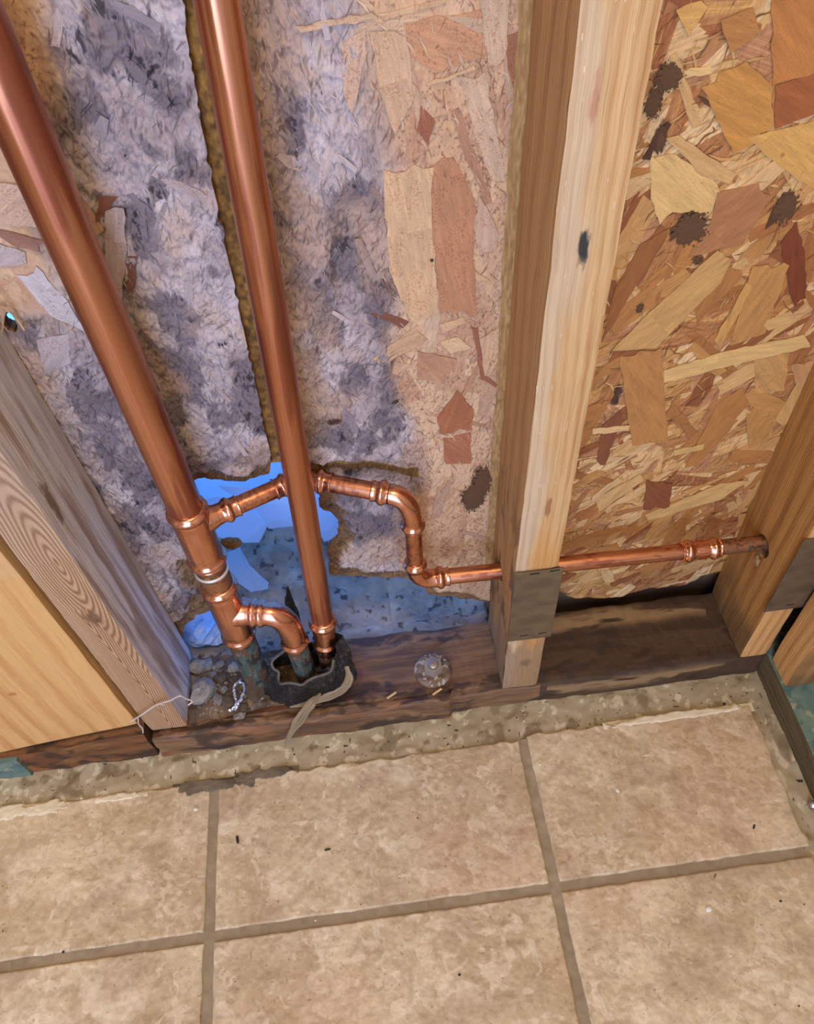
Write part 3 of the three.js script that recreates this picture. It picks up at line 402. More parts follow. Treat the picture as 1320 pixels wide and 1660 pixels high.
{ // grey splinters standing out of the mouldy boards
  for (let n = 0; n < 80; n++) { const x = rr(-0.23, 0.03), y = rr(0.34, 0.70); if (!free(x, y) || mould(x, y) < 0.6) continue; const j = JX(y); if (x > j[0] - 0.012 && x < j[1] + 0.012) continue; const g = rr(0.9, 1.15); flake(x < j[0] ? panelA : panelB, chip(x, y, rr(0.010, 0.035), rr(0.002, 0.007), rr(0.9, 2.6)), wallColor(x, y).map((v) => v * g), wallHeight(x, y) + 0.0001, 0.0005, 0.12); }
}
const spotMat = std({ color: css(96, 68, 42), roughness: 1 });
function fibres(name, panel, n, seed, place) { // thousands of slivers too small to pick apart: one part
  const r = rngOf(seed), pos = [], col = [], idx = [];
  for (let k = 0; k < n; k++) { const q = place(r); if (!q) continue; const [x, y, len, wid, ang, c, lift] = q, z = wallHeight(x, y) + 0.0001, cs = Math.cos(ang), sn = Math.sin(ang), b = pos.length / 3, bow = (r() - 0.5) * len * 0.3;
    for (const [t, w, h] of [[-0.5, 0.4, 0], [0, 1, 0.5], [0.5, 0.15, 1]]) for (const e of [-1, 1]) { const l = t * len, a = e * w * wid / 2 + bow * (t * t * 4 - 0.5); pos.push(x + l * cs - a * sn, y + l * sn + a * cs, z + h * lift + (e > 0 ? 0.0004 : 0)); col.push(...c); }
    idx.push(b, b + 1, b + 2, b + 1, b + 3, b + 2, b + 2, b + 3, b + 4, b + 3, b + 5, b + 4); }
  const g = new THREE.BufferGeometry(); g.setAttribute('position', new THREE.Float32BufferAttribute(pos, 3)); g.setAttribute('color', new THREE.Float32BufferAttribute(col, 3)); g.setIndex(idx); g.computeVertexNormals();
  const m = mesh(name, g, std({ vertexColors: true, side: THREE.DoubleSide, roughness: 0.9 }), panel); m.userData.kind = 'stuff'; return m;
}
{
  const mouldy = (left) => (r) => { const x = left ? -0.24 + r() * 0.19 : -0.08 + r() * 0.13, y = 0.10 + r() * 0.62, j = JX(y), u = r(); if ((left ? x > j[0] - 0.004 : x < j[1] + 0.004) || !free(x, y) || HOLE_NEAR(x, y) < 0.004 || mould(x, y) < 0.4) return null; const g = u < 0.10 ? 0.07 + r() * 0.08 : 0.24 + r() * 0.22, w = r() < 0.28; return [x, y, 0.003 + r() * 0.010, 0.0004 + r() * 0.0010, 1.3 + 1.6 * (fbm(x * 20, y * 20, 2) - 0.5) + (r() - 0.5) * 1.1, wallColor(x, y).map((v) => Math.pow(v / 255, 2.2) * (w ? 0.62 : 0.75 + r() * 0.15 + g)), r() * 0.0011]; };
  fibres('loose_fibres', panelA, 3200, 301, mouldy(true)); fibres('loose_fibres', panelB, 2600, 302, mouldy(false));
  const lin = (c) => c.map((v) => Math.pow(v / 255, 2.2)), pal = [[206, 160, 96], [214, 172, 112], [178, 122, 66], [140, 92, 50], [198, 148, 86]].map(lin);
  fibres('small_splinters', panelB, 1700, 303, (r) => { const x = 0.157 + r() * 0.225, y = 0.07 + r() * 0.64; if (y < polyY(RB, x) + 0.008) return null; return [x, y, 0.004 + r() * 0.018, 0.0004 + r() * 0.0016, r() < 0.7 ? 0.8 + (r() - 0.5) * 1.4 : r() * 3.1, pal[Math.floor(r() * 5)], r() * 0.0012]; });
  fibres('small_splinters', panelB, 1100, 304, (r) => { const x = 0.0 + r() * 0.108, y = 0.12 + r() * 0.6; if (!free(x, y) || mould(x, y) > 0.5) return null; return [x, y, 0.003 + r() * 0.014, 0.0003 + r() * 0.0011, 1.57 + (r() - 0.5) * 1.6, lin([[206, 174, 144], [170, 122, 92], [216, 188, 154]][Math.floor(r() * 3)]), r() * 0.0015]; });
}
SPOTS.slice(0, 9).concat(SPOTS.slice(10, 11)).forEach(([sx, sy, ra, rb], q) => { // dark mould colonies standing on the flakes
  const r = rngOf(900 + q), parts = [], disc = (x, y, a, b, n, z) => { const g = new THREE.CircleGeometry(1, n), p = g.attributes.position; for (let i = 1; i < p.count; i++) { const k = i === p.count - 1 ? 1 : i, f = 0.65 + 0.7 * n2(k * 1.7 + q * 13, x * 900 + 4); p.setXYZ(i, p.getX(i) * a * f, p.getY(i) * b * f, -0.0009); } g.translate(x, y, z); parts.push(g.toNonIndexed()); };
  const z = wallHeight(sx, sy) + 0.0022; disc(sx, sy, ra * 0.8, rb * 0.8, 40, z);
  for (let n = 0; n < 60; n++) { const an = r() * 6.283, d = 0.5 + r() * 0.75, k = (1.3 - d) * (0.1 + r() * 0.25); disc(sx + Math.cos(an) * d * ra, sy + Math.sin(an) * d * rb, ra * k, rb * k, 9, z); }
  const g = mergeGeometries(parts); g.computeVertexNormals(); mesh('mould_spot', g, spotMat, panelB);
});
{ // golden sealant squeezed out along the left side of the nailed stud
  const p = [], n = 150; const g = new THREE.PlaneGeometry(0.009, 0.62, 10, 420); g.translate(0.1105, 0.43, 0); const q = g.attributes.position; for (let i = 0; i < q.count; i++) { const x = q.getX(i), y = q.getY(i), t = (x - 0.1035) / 0.012; q.setX(i, x + (y - 0.034) * 0.0105 - 0.0035 + 0.002 * (n2(y * 70, 3) - 0.5)); q.setZ(i, 0.0025 * Math.sin(Math.min(1, t * 1.4) * 1.57) + 0.0018 * (fbm(x * 200, y * 200, 3) - 0.5)); } g.computeVertexNormals();
  mesh('sealant_bead', g, std({ map: dataTex(128, 1024, (u, v) => mix3([140, 104, 58], [192, 154, 100], fbm(u * 8, v * 90, 4) * 1.3 - 0.2)), roughness: 0.9 }), wallBack);
}

// ------------------------------------------------------------------ outside: ledge, cladding, plastic
{
  const g = new THREE.PlaneGeometry(1.1, 0.42, 220, 84); g.rotateX(-Math.PI / 2); g.translate(0, 0, -0.21); const p = g.attributes.position;
  for (let i = 0; i < p.count; i++) { const x = p.getX(i), z = p.getZ(i); p.setY(i, 0.021 + 0.010 * (fbm(x * 22, z * 22, 4) - 0.5) + 0.006 * (fbm(x * 90, z * 90, 3) - 0.5) + 0.006 * sm(-0.03, 0, z) * sm(0.08, -0.02, x) - 0.09 * sm(0.116, 0.126, x)); }
  g.computeVertexNormals(); const m = dataTex(512, 512, (u, v) => { const a = fbm(u * 14, v * 14, 4), b = fbm(u * 60, v * 60, 3); let k = mix3([118, 106, 90], [178, 162, 138], a * 1.3 - 0.15 + (b - 0.5) * 0.6); k = mix3(k, [52, 44, 38], sm(0.62, 0.80, fbm(u * 44 + 9, v * 44, 4) + (b - 0.5) * 0.3) * 0.7); return k; });
  planar(g, 0.4); const base = new THREE.BoxGeometry(1.1, 0.25, 0.42); base.translate(0, -0.205, -0.21);
  const lg = struct(new THREE.Group()); lg.name = 'foundation_ledge'; scene.add(lg); mesh('ledge_top', g, std({ map: m, bumpMap: concBump, bumpScale: 0.002, roughness: 0.95 }), lg); mesh('footing', planar(base, 0.4), concMat, lg);
  const cm = std({ color: css(110, 84, 58) }), cl = struct(new THREE.Group()); cl.name = 'wall_exterior'; scene.add(cl);
  for (const [a, b, c, d] of [[-0.60, -0.262, -0.2, 2.3], [0.114, 0.60, -0.2, 2.3], [-0.226, 0.114, 0.41, 2.3], [-0.262, -0.226, 0.56, 2.3]]) { const q = new THREE.BoxGeometry(b - a, d - c, 0.014); q.translate((a + b) / 2, (c + d) / 2, -0.030); mesh('cladding_board', q, cm, cl); }
}
const film = new THREE.MeshPhysicalMaterial({ color: css(214, 228, 240), transmission: 0.62, roughness: 0.78, thickness: 0, ior: 1.4, side: THREE.DoubleSide });
{
  const t = thing('plastic_sheet', 'blue-lit translucent plastic sheeting hung outside the rotted hole', 'plastic sheet');
  const g = new THREE.PlaneGeometry(0.52, 1, 90, 60), p = g.attributes.position;
  for (let i = 0; i < p.count; i++) { const x = p.getX(i) - 0.075, s = p.getY(i) + 0.5, z = -0.175 + 0.12 * s * s + 0.012 * Math.sin(x * 60 + s * 5) * (1 - s * 0.7) + 0.012 * (fbm(x * 26, s * 9, 3) - 0.5); p.setXYZ(i, x, 0.012 + 0.43 * s, z - 0.01); }
  g.computeVertexNormals(); mesh('main_sheet', g, film, t);
  const flap = (pts, z0, dz) => { const s = new THREE.Shape(); const W = pts.map(([u, v], i) => onZ(220 + u / 3.19, 700 + v / 3.19, z0)); W.forEach((w, i) => i ? s.lineTo(w.x, w.y) : s.moveTo(w.x, w.y)); const f = new THREE.ShapeGeometry(s), q = f.attributes.position; let cx = 0, cy = 0; for (let i = 0; i < q.count; i++) { cx += q.getX(i) / q.count; cy += q.getY(i) / q.count; } for (let i = 0; i < q.count; i++) q.setZ(i, z0 + dz[0] * (q.getX(i) - cx) + dz[1] * (q.getY(i) - cy)); f.computeVertexNormals(); mesh('folded_flap', f, film, t); };
  flap([[420, 250], [800, 200], [820, 320], [840, 530], [690, 600], [620, 430]], -0.085, [0.25, 0.35]);
  flap([[300, 260], [430, 250], [620, 430], [680, 540], [640, 650], [560, 630], [430, 500]], -0.10, [-0.2, 0.3]);
  flap([[900, 250], [1020, 400], [1070, 500], [1050, 590], [980, 625], [930, 500]], -0.07, [0.1, 0.3]);
  { const W = [[430, 640], [540, 600], [590, 690], [690, 785], [685, 815], [600, 830], [500, 760]].map(([u, v]) => onY(220 + u / 3.19, 700 + v / 3.19, 0.036)), n = 12, pos = [], idx = [], c = W.reduce((a, w) => a.add(w), V()).multiplyScalar(1 / W.length); pos.push(c.x, c.y + 0.004, c.z); const L = []; W.forEach((w, i) => { const e = W[(i + 1) % W.length]; for (let k = 0; k < n; k++) L.push(w.clone().lerp(e, k / n)); }); for (const f of [0.5, 1]) L.forEach((w, i) => { const q = c.clone().lerp(w, f); pos.push(q.x, q.y + 0.006 * (fbm(q.x * 90, q.z * 90, 3) - 0.4), q.z); }); const m = L.length; for (let i = 0; i < m; i++) { const j = (i + 1) % m; idx.push(0, 1 + i, 1 + j, 1 + i, 1 + m + i, 1 + j, 1 + j, 1 + m + i, 1 + m + j); } const g = new THREE.BufferGeometry(); g.setAttribute('position', new THREE.Float32BufferAttribute(pos, 3)); g.setIndex(idx); g.computeVertexNormals(); mesh('folded_flap', g, film, t); }
}
{
  const t = lump(0.027, 0.013, 0.022, 4.2, 1.0, 4, 2.6, 0.25); const m = mesh('plastic_bag_scrap', t, new THREE.MeshPhysicalMaterial({ color: css(190, 214, 238), transmission: 0.35, roughness: 0.4, thickness: 0 })); const p = onY(335, 1025, 0.035); m.position.set(p.x + 0.006, 0.038, p.z - 0.006); tag(m, 'crumpled pale blue plastic scrap lying behind the gravel at the foot of the grey stud', 'plastic scrap');
  const q = mesh('wood_fragment', lump(0.010, 0.006, 0.006, 2.2, 0.5, 2), edgeMat); q.position.copy(onZ(375, 880, -0.008)); tag(q, 'small brown splinter of board hanging at the hole beside the upper tee', 'wood chip');
}

// ------------------------------------------------------------------ copper pipes
const streak = grey(256, 512, (u, v) => clamp(0.45 + 0.35 * (n2(u * 50, v * 3) - 0.5) + 0.4 * (fbm(u * 8, v * 12, 3) - 0.5)));
const copperTex = dataTex(256, 512, (u, v) => { const a = fbm(u * 6, v * 14, 4), b = n2(u * 70, v * 4); let k = mix3([190, 126, 92], [210, 150, 112], clamp(a + (b - 0.5) * 0.5)); k = mix3(k, [150, 86, 70], sm(0.56, 0.72, fbm(u * 9 + 4, v * 20, 4)) * 0.6); return k; });
const copper = new THREE.MeshStandardMaterial({ map: copperTex, metalness: 1, roughness: 0.72, roughnessMap: streak });
const copperFit = new THREE.MeshStandardMaterial({ map: dataTex(256, 256, (u, v) => mix3([206, 140, 108], [228, 170, 138], fbm(u * 6, v * 9, 4) * 1.4 - 0.2)), metalness: 1, roughness: 0.5, roughnessMap: streak });
const oldTex = dataTex(256, 256, (u, v) => { const a = fbm(u * 7, v * 7, 4), b = fbm(u * 22, v * 22, 3); let k = mix3([96, 72, 52], [70, 88, 82], sm(0.38, 0.66, a)); k = mix3(k, [140, 142, 124], sm(0.56, 0.74, b) * 0.5); return mix3(k, [34, 34, 32], sm(0.6, 0.75, fbm(u * 12 + 9, v * 12, 3)) * 0.7); });
const oldPipe = std({ map: oldTex, roughness: 0.75, metalness: 0.25 });
const oldCopper = new THREE.MeshStandardMaterial({ map: dataTex(256, 256, (u, v) => { let k = mix3([150, 104, 72], [188, 138, 98], fbm(u * 7, v * 7, 4)); k = mix3(k, [104, 74, 54], sm(0.54, 0.7, fbm(u * 12 + 4, v * 16, 4)) * 0.8); return mix3(k, [96, 116, 100], sm(0.66, 0.74, fbm(u * 9 + 14, v * 9, 3)) * 0.7); }), metalness: 0.8, roughness: 0.42 });
const R1 = 0.0143, R34 = 0.0111, R12 = 0.008;
const pipe = (a, b, r, mat, parent, name = 'pipe') => mesh(name, latheAlong(a, b.clone().sub(a), [[r, 0], [r, a.distanceTo(b)]], 40), mat, parent);
// the pressed end of a fitting: cuff at the mouth, bead, shoulder; from the mouth inwards
function pressEnd(parent, mouth, inward, r, cuff = 0.007) {
  const e = mesh('press_ring', latheAlong(mouth, inward, [[r * 0.99, 0], [r + 0.0016, 0.0002], [r + 0.0018, 0.0012], [r + 0.0011, 0.0022], [r + 0.0011, cuff - 0.001], [r + 0.0017, cuff], [r + 0.0031, cuff + 0.0014], [r + 0.0035, cuff + 0.0032], [r + 0.0031, cuff + 0.005], [r + 0.0016, cuff + 0.0066], [r + 0.0012, cuff + 0.009]], 40), copperFit, parent);
  return cuff + 0.008;
}
function bend(a, c, b, r, mat, parent, name) { const cv = new THREE.QuadraticBezierCurve3(a, c, b); return mesh(name, new THREE.TubeGeometry(cv, 28, r, 28), mat, parent); }
{
  const x = -0.1555, z = 0.042, t = thing('copper_riser', 'thick reddish copper riser with two stacked tees and an elbow, nearer the grey stud', 'pipe', [0, 0, 0]);
  pipe(V(x, 0.336, z), V(x - 0.012, CEIL, z), R1, copper, t);
  const tee = mesh('reducing_tee', latheAlong(V(x, 0.272, z), V(0, 1, 0), [[R1 + 0.0012, 0.008], [R1 + 0.0016, 0.016], [R1 + 0.0016, 0.058], [R1 + 0.0012, 0.066]], 40), copperFit, t);
  pressEnd(tee, V(x, 0.345, z), V(0, -1, 0), R1, 0.003); pressEnd(tee, V(x, 0.268, z), V(0, 1, 0), R1, 0.003);
  pipe(V(x, 0.22, z), V(x, 0.28, z), R1, oldCopper, t, 'nipple');
  mesh('solder_ring', latheAlong(V(x, 0.2555, z), V(0, 1, 0), [[R1, 0], [R1 + 0.0014, 0.0008], [R1 + 0.0014, 0.0022], [R1, 0.003]], 36), std({ color: css(206, 200, 190), metalness: 0.4, roughness: 0.45 }), t);
  const low = mesh('tee', latheAlong(V(x, 0.142, z), V(0, 1, 0), [[R1 + 0.0012, 0.006], [R1 + 0.0018, 0.016], [R1 + 0.0018, 0.074], [R1 + 0.0012, 0.086]], 40), copperFit, t);
  pressEnd(low, V(x, 0.235, z), V(0, -1, 0), R1, 0.003); pressEnd(low, V(x, 0.138, z), V(0, 1, 0), R1, 0.003);
  pipe(V(x + 0.001, 0.02, z + 0.001), V(x, 0.145, z), R1, oldPipe, t, 'old_pipe_stub');
  // branch, elbow and stub towards the black wrapping
  const bd = V(1, 0.0, 0.22).normalize(), b0 = V(x, 0.186, z), b1 = b0.clone().addScaledVector(bd, 0.030), bend0 = b0.clone().addScaledVector(bd, 0.034), bend1 = V(-0.1005, 0.141, 0.0535), corner = V(-0.099, 0.189, 0.0545);
  mesh('tee_branch', latheAlong(b0, bd, [[R34 + 0.004, 0.008], [R34 + 0.0026, 0.015], [R34 + 0.0018, 0.02], [R34 + 0.0016, 0.03]], 36), copperFit, low);
  const el = bend(bend0, corner, bend1, R34 + 0.0012, copperFit, t, 'elbow');
  mesh('press_ring', latheAlong(b0, bd, [[R34 + 0.001, 0.0215], [R34 + 0.0034, 0.0235], [R34 + 0.0036, 0.0258], [R34 + 0.0018, 0.0278], [R34 + 0.0012, 0.029], [R34 + 0.0030, 0.0306], [R34 + 0.0030, 0.033], [R34 + 0.0012, 0.036]], 36), copperFit, el);
  pressEnd(el, V(-0.1005, 0.128, 0.0535), V(0, 1, 0), R34, 0.003); pipe(V(-0.099, 0.02, 0.049), V(-0.1005, 0.135, 0.0535), R34, oldPipe, t, 'old_pipe_stub');
}
{
  const base = V(-0.069, 0.155, 0.046), top = V(-0.0455, 0.70, 0.046), d = top.clone().sub(base).normalize();
  const t = thing('copper_riser', 'slimmer copper riser crossing in front of the branch line and ending in the black wrapping', 'pipe');
  pipe(base, base.clone().addScaledVector(d, (CEIL - 0.155) / d.y), R34, copper, t);
  const c = mesh('coupling', latheAlong(base.clone().addScaledVector(d, -0.052), d, [[R34 + 0.0012, 0], [R34 + 0.0009, 0.026], [R34 + 0.0012, 0.05]], 36), copperFit, t);
  pressEnd(c, base.clone().addScaledVector(d, 0.004), d.clone().negate(), R34, 0.004); pressEnd(c, base.clone().addScaledVector(d, -0.058), d, R34, 0.014);
  pipe(V(-0.074, 0.02, 0.046), base.clone().addScaledVector(d, -0.05), R34, oldCopper, t, 'old_pipe_stub');
}
{
  const t = thing('copper_branch_line', 'thin copper branch line looping behind the slim riser and through the pale stud', 'pipe');
  const y = 0.321, a = V(-0.1555, y, 0.042), m = V(-0.063, y, 0.004), d1 = m.clone().sub(a).normalize(), e = V(0.021, y - 0.006, 0.034), d2 = e.clone().sub(m).normalize();
  const tb = mesh('tee_branch', latheAlong(a, d1, [[R12 + 0.004, 0.010], [R12 + 0.003, 0.017], [R12 + 0.0016, 0.021], [R12 + 0.0013, 0.026]], 32), copperFit, t);
  pressEnd(tb, a.clone().addScaledVector(d1, 0.041), d1.clone().negate(), R12);
  pipe(a.clone().addScaledVector(d1, 0.036), m.clone().addScaledVector(d1, -0.010), R12, copper, t);
  const el = bend(m.clone().addScaledVector(d1, -0.012), m, m.clone().addScaledVector(d2, 0.012), R12 + 0.0013, copperFit, t, 'elbow');
  pressEnd(el, m.clone().addScaledVector(d1, -0.026), d1, R12); pressEnd(el, m.clone().addScaledVector(d2, 0.028), d2.clone().negate(), R12);
  pipe(m.clone().addScaledVector(d2, 0.016), e.clone().addScaledVector(d2, -0.014), R12, copper, t);
  const f = V(0.0285, 0.205, 0.0375), up = V(0.0290, 0.279, 0.0365), cor = V(0.0295, y - 0.006, 0.0365);
  const e2 = bend(e.clone().addScaledVector(d2, -0.010), cor, up, R12 + 0.0013, copperFit, t, 'elbow');
  pressEnd(e2, e.clone().addScaledVector(d2, -0.026), d2, R12, 0.006); pressEnd(e2, V(0.029, 0.272, 0.0366), V(0, 1, 0), R12, 0.002);
  const lo = V(0.0285, 0.214, 0.0375); pipe(lo, V(0.029, 0.28, 0.0366), R12, copper, t);
  const h0 = V(0.056, 0.1905, 0.0375), hd = V(0.386 - 0.056, -0.0065, 0.004).normalize();
  const e3 = bend(V(0.0285, 0.212, 0.0375), V(0.0285, 0.1905, 0.0375), V(0.048, 0.1905, 0.0375), R12 + 0.0013, copperFit, t, 'elbow');
  pressEnd(e3, V(0.0285, 0.224, 0.0375), V(0, -1, 0), R12, 0.003); pressEnd(e3, V(0.061, 0.1905, 0.0375), V(-1, 0, 0), R12, 0.006);
  const P = (s) => h0.clone().addScaledVector(hd, s); pipe(P(-0.004), P(0.262), R12, copper, t);
  const cp = mesh('coupling', latheAlong(P(0.246), hd, [[R12 + 0.0012, 0], [R12 + 0.0012, 0.022]], 32), copperFit, t);
  pressEnd(cp, P(0.236), hd, R12, 0.004); pressEnd(cp, P(0.276), hd.clone().negate(), R12, 0.004);
  const ribs = []; for (const s of [0.2375, 0.256, 0.2725]) for (let k = 0; k < 16; k++) { const an = k / 16 * Math.PI * 2, u = V(0, Math.cos(an), Math.sin(an)), q = new THREE.BoxGeometry(s === 0.256 ? 0.010 : 0.0035, 0.0012, 0.0014); q.rotateX(an); q.translate(...P(s).addScaledVector(u, R12 + 0.0016).toArray()); ribs.push(q); }
  const rb = mesh('crimp_ribs', mergeGeometries(ribs), copperFit, cp); rb.userData.kind = 'stuff';
  pipe(P(0.262), P(0.335), R12, oldCopper, t, 'old_pipe_end').userData.label = 'duller brown end of the pipe';
}
{
  const s = mesh('wood_splinter', lump(0.002, 0.007, 0.004, 3.3, 0.5, 2), M.dull); s.position.set(0.373, 0.163, 0.048); tag(s, 'pale torn splinter below the pipe hole of the corner stud', 'splinter');
}

// ------------------------------------------------------------------ nail plates, anchor bolt
const zinc = new THREE.MeshStandardMaterial({ map: dataTex(256, 256, (u, v) => mix3([92, 76, 54], [126, 106, 78], fbm(u * 4, v * 5, 4) * 1.3 - 0.15 + (n2(u * 160, v * 12) - 0.5) * 0.18)), metalness: 0.35, roughness: 0.55 });
const slotShade = new THREE.MeshStandardMaterial({ color: css(26, 21, 16), metalness: 0.2, roughness: 0.6 });  // near-black, stands for the shade inside the punched slots
function nailPlate(w, h, label) {
  const s = new THREE.Shape(); s.moveTo(0, 0); s.lineTo(w, 0); s.lineTo(w, h); s.lineTo(0, h); s.closePath();
  for (const [px, py] of [[0.26, 0.045], [0.68, 0.05], [0.30, 0.955], [0.72, 0.965]]) { const q = new THREE.Path(), x = px * w, y = py * h; q.moveTo(x, y); q.lineTo(x + 0.009, y + 0.0006); q.lineTo(x + 0.009, y + 0.0040); q.lineTo(x, y + 0.0036); q.closePath(); s.holes.push(q); }
  const g = new THREE.ExtrudeGeometry(s, { depth: 0.0012, bevelEnabled: true, bevelSize: 0.0004, bevelThickness: 0.0004, bevelSegments: 1 }); uvScale(g, 0.06, 0.06);
  const t = thing('nail_plate', label, 'nail plate'); mesh('plate', g, zinc, t);
  for (const [px, py] of [[0.26, 0.045], [0.68, 0.05], [0.30, 0.955], [0.72, 0.965]]) { const c = new THREE.BoxGeometry(0.0094, 0.0036, 0.0016); c.translate(px * w + 0.0045, py * h + 0.002, -0.0006); mesh('slot_shade', c, slotShade, t); }  // dark boxes fill the slots in place of shade from depth
  return t;
}
{ const a = nailPlate(0.0425, 0.116, 'dull steel nail plate over the pale stud by the anchor bolt'); a.position.set(0.1105, 0.143, 0.0897); a.rotation.z = -0.010;
  const b = nailPlate(0.075, 0.118, 'dull steel nail plate over the golden corner stud, below the pipe hole'); b.position.set(0.372, 0.135, 0.0897); b.rotation.z = -0.004; }
{
  const p = onY(702, 1086, PT + 0.003), t = thing('anchor_bolt', 'rusty anchor bolt with nut and round washer set in the rotted sole plate', 'bolt', [p.x, PT + 0.001, p.z]);
  const rust = std({ map: dataTex(256, 256, (u, v) => { let k = mix3([92, 72, 52], [150, 128, 102], fbm(u * 9, v * 9, 4) * 1.5 - 0.25); return mix3(k, [206, 198, 182], sm(0.66, 0.70, fbm(u * 9 + 5, v * 9, 3)) * 0.7); }), roughness: 0.7, metalness: 0.25 });
  const wsh = new THREE.LatheGeometry([[0.006, 0.002], [0.0175, 0.0015], [0.0205, 0.0005], [0.0212, -0.003]].reverse().map(([r, y]) => new THREE.Vector2(r, y + 0.003)), 40); { const q = wsh.attributes.position; for (let i = 0; i < q.count; i++) q.setY(i, q.getY(i) + 0.0012 * (n2(q.getX(i) * 260, q.getZ(i) * 260) - 0.5)); planar(wsh, 0.045); wsh.computeVertexNormals(); } mesh('washer', wsh, rust, t);
  const nut = new THREE.CylinderGeometry(0.0108, 0.0112, 0.009, 6); nut.translate(0, 0.0095, 0); mesh('nut', toCreasedNormals(nut, 0.3), std({ color: css(158, 146, 130), metalness: 0.3, roughness: 0.6 }), t);
  const shaft = latheAlong(V(0, 0, 0), V(0.04, 1, 0.05), [[0.0058, 0], [0.0058, 0.013], [0.0054, 0.0138], [0.0058, 0.0146], [0.0054, 0.0154], [0.0058, 0.0162], [0.0054, 0.017], [0.0056, 0.0178], [0.0046, 0.0188], [0.0001, 0.019]], 20); mesh('threaded_rod', shaft, new THREE.MeshStandardMaterial({ color: css(176, 168, 158), metalness: 0.8, roughness: 0.4 }), t);
}

// ------------------------------------------------------------------ dirt, gravel, wrapping, scraps on the plate
const dirtMat = std({ map: dataTex(512, 512, (u, v) => { let k = mix3([66, 50, 36], [134, 106, 76], fbm(u * 20, v * 20, 5) * 1.5 - 0.25); return n2(u * 150, v * 150) > 0.9 ? [150, 132, 108] : k; }), bumpMap: concBump, bumpScale: 0.003, roughness: 1 });
const dirtTop = (x, z) => 0.026 + 0.010 * sm(0.002, 0.03, z) + 0.006 * (fbm(x * 60, z * 60, 4) - 0.5) + 0.006 * (fbm(x * 200, z * 200, 3) - 0.5) - 0.012 * sm(0.066, 0.082, z) + 0.006 * sm(-0.16, -0.2, x);
{
  const g = new THREE.PlaneGeometry(0.17, 0.082, 130, 62); g.rotateX(-Math.PI / 2); g.translate(-0.146, 0, 0.042); const p = g.attributes.position;
  for (let i = 0; i < p.count; i++) p.setY(i, dirtTop(p.getX(i), p.getZ(i)) + 0.004 - 0.016 * sm(-0.075, -0.062, p.getX(i))); g.computeVertexNormals(); planar(g, 0.25);
  const m = mesh('dirt', g, dirtMat); tag(m, 'dark crumbly dirt heaped on the rotted plate round the pipe stubs', 'dirt'); m.userData.kind = 'stuff';
}
{ const r = rngOf(71), all = []; for (let n = 0; n < 320; n++) { const x = -0.225 + r() * 0.085, z = 0.008 + r() * 0.066, q = 0.0008 + r() * r() * 0.0024, g = new THREE.IcosahedronGeometry(q, 0); g.scale(1, 0.7, 0.8 + r() * 0.4); g.rotateY(r() * 6); g.translate(x, dirtTop(x, z) + 0.004 + q * 0.3, z); const c = new Float32Array(g.attributes.position.count * 3), k = 0.06 + r() * 0.26; for (let i = 0; i < c.length; i += 3) { c[i] = k; c[i + 1] = k * 0.84; c[i + 2] = k * 0.66; } g.setAttribute('color', new THREE.BufferAttribute(c, 3)); all.push(g); } const m = mesh('grit', mergeGeometries(all), std({ vertexColors: true })); tag(m, 'loose grit strewn between the stones on the rotted plate', 'grit'); m.userData.kind = 'stuff'; }
const stoneMat = [[176, 166, 152], [150, 140, 126], [112, 92, 70]].map((c, i) => std({ color: css(...c), map: dataTex(128, 128, (u, v) => { const q = 200 + 80 * (fbm(u * 12 + i * 5, v * 12, 4) - 0.5); return [q, q, q]; }), roughness: 0.95 }));
const stones = [
  [327, 1083, 0.0115, 0, 'large pale angular stone lying against the foot of the grey stud, farther from the room'], [331, 1126, 0.0125, 0, 'large pale speckled stone lying against the foot of the grey stud, nearer the tiles'], [414, 1122, 0.0125, 2, 'smooth dark brown stone wedged under the black wrapping'],
  [357, 1080, 0.0055, 1], [380, 1082, 0.0075, 0], [312, 1074, 0.005, 1], [345, 1098, 0.005, 1], [362, 1104, 0.006, 2], [356, 1138, 0.006, 1], [372, 1140, 0.007, 2], [340, 1105, 0.004, 1], [398, 1100, 0.005, 2], [318, 1105, 0.004, 1], [388, 1158, 0.007, 0], [365, 1122, 0.0045, 1], [402, 1094, 0.005, 1], [347, 1070, 0.0045, 2], [395, 1145, 0.005, 2],
];
stones.forEach(([u, v, r, k, label], i) => { const p = onY(u, v, 0.042), m = mesh('stone', lump(r * 1.1, r * 0.75, r * 0.9, i * 1.7 + 2, k === 2 ? 0.3 : 0.75, k === 2 ? 2 : 1), stoneMat[k]); m.position.set(p.x, Math.max(dirtTop(p.x, p.z) + 0.004, 0.03) + r * 0.35, p.z); m.rotation.y = i; tag(m, label || ['small pale gravel pebble in the dirt by the grey stud', 'small grey gravel pebble in the dirt by the grey stud', 'small dark brown pebble in the dirt by the old pipe stub'][k], 'stone', label ? undefined : ['pale', 'grey', 'brown'][k] + ' gravel pebbles in the dirt'); });
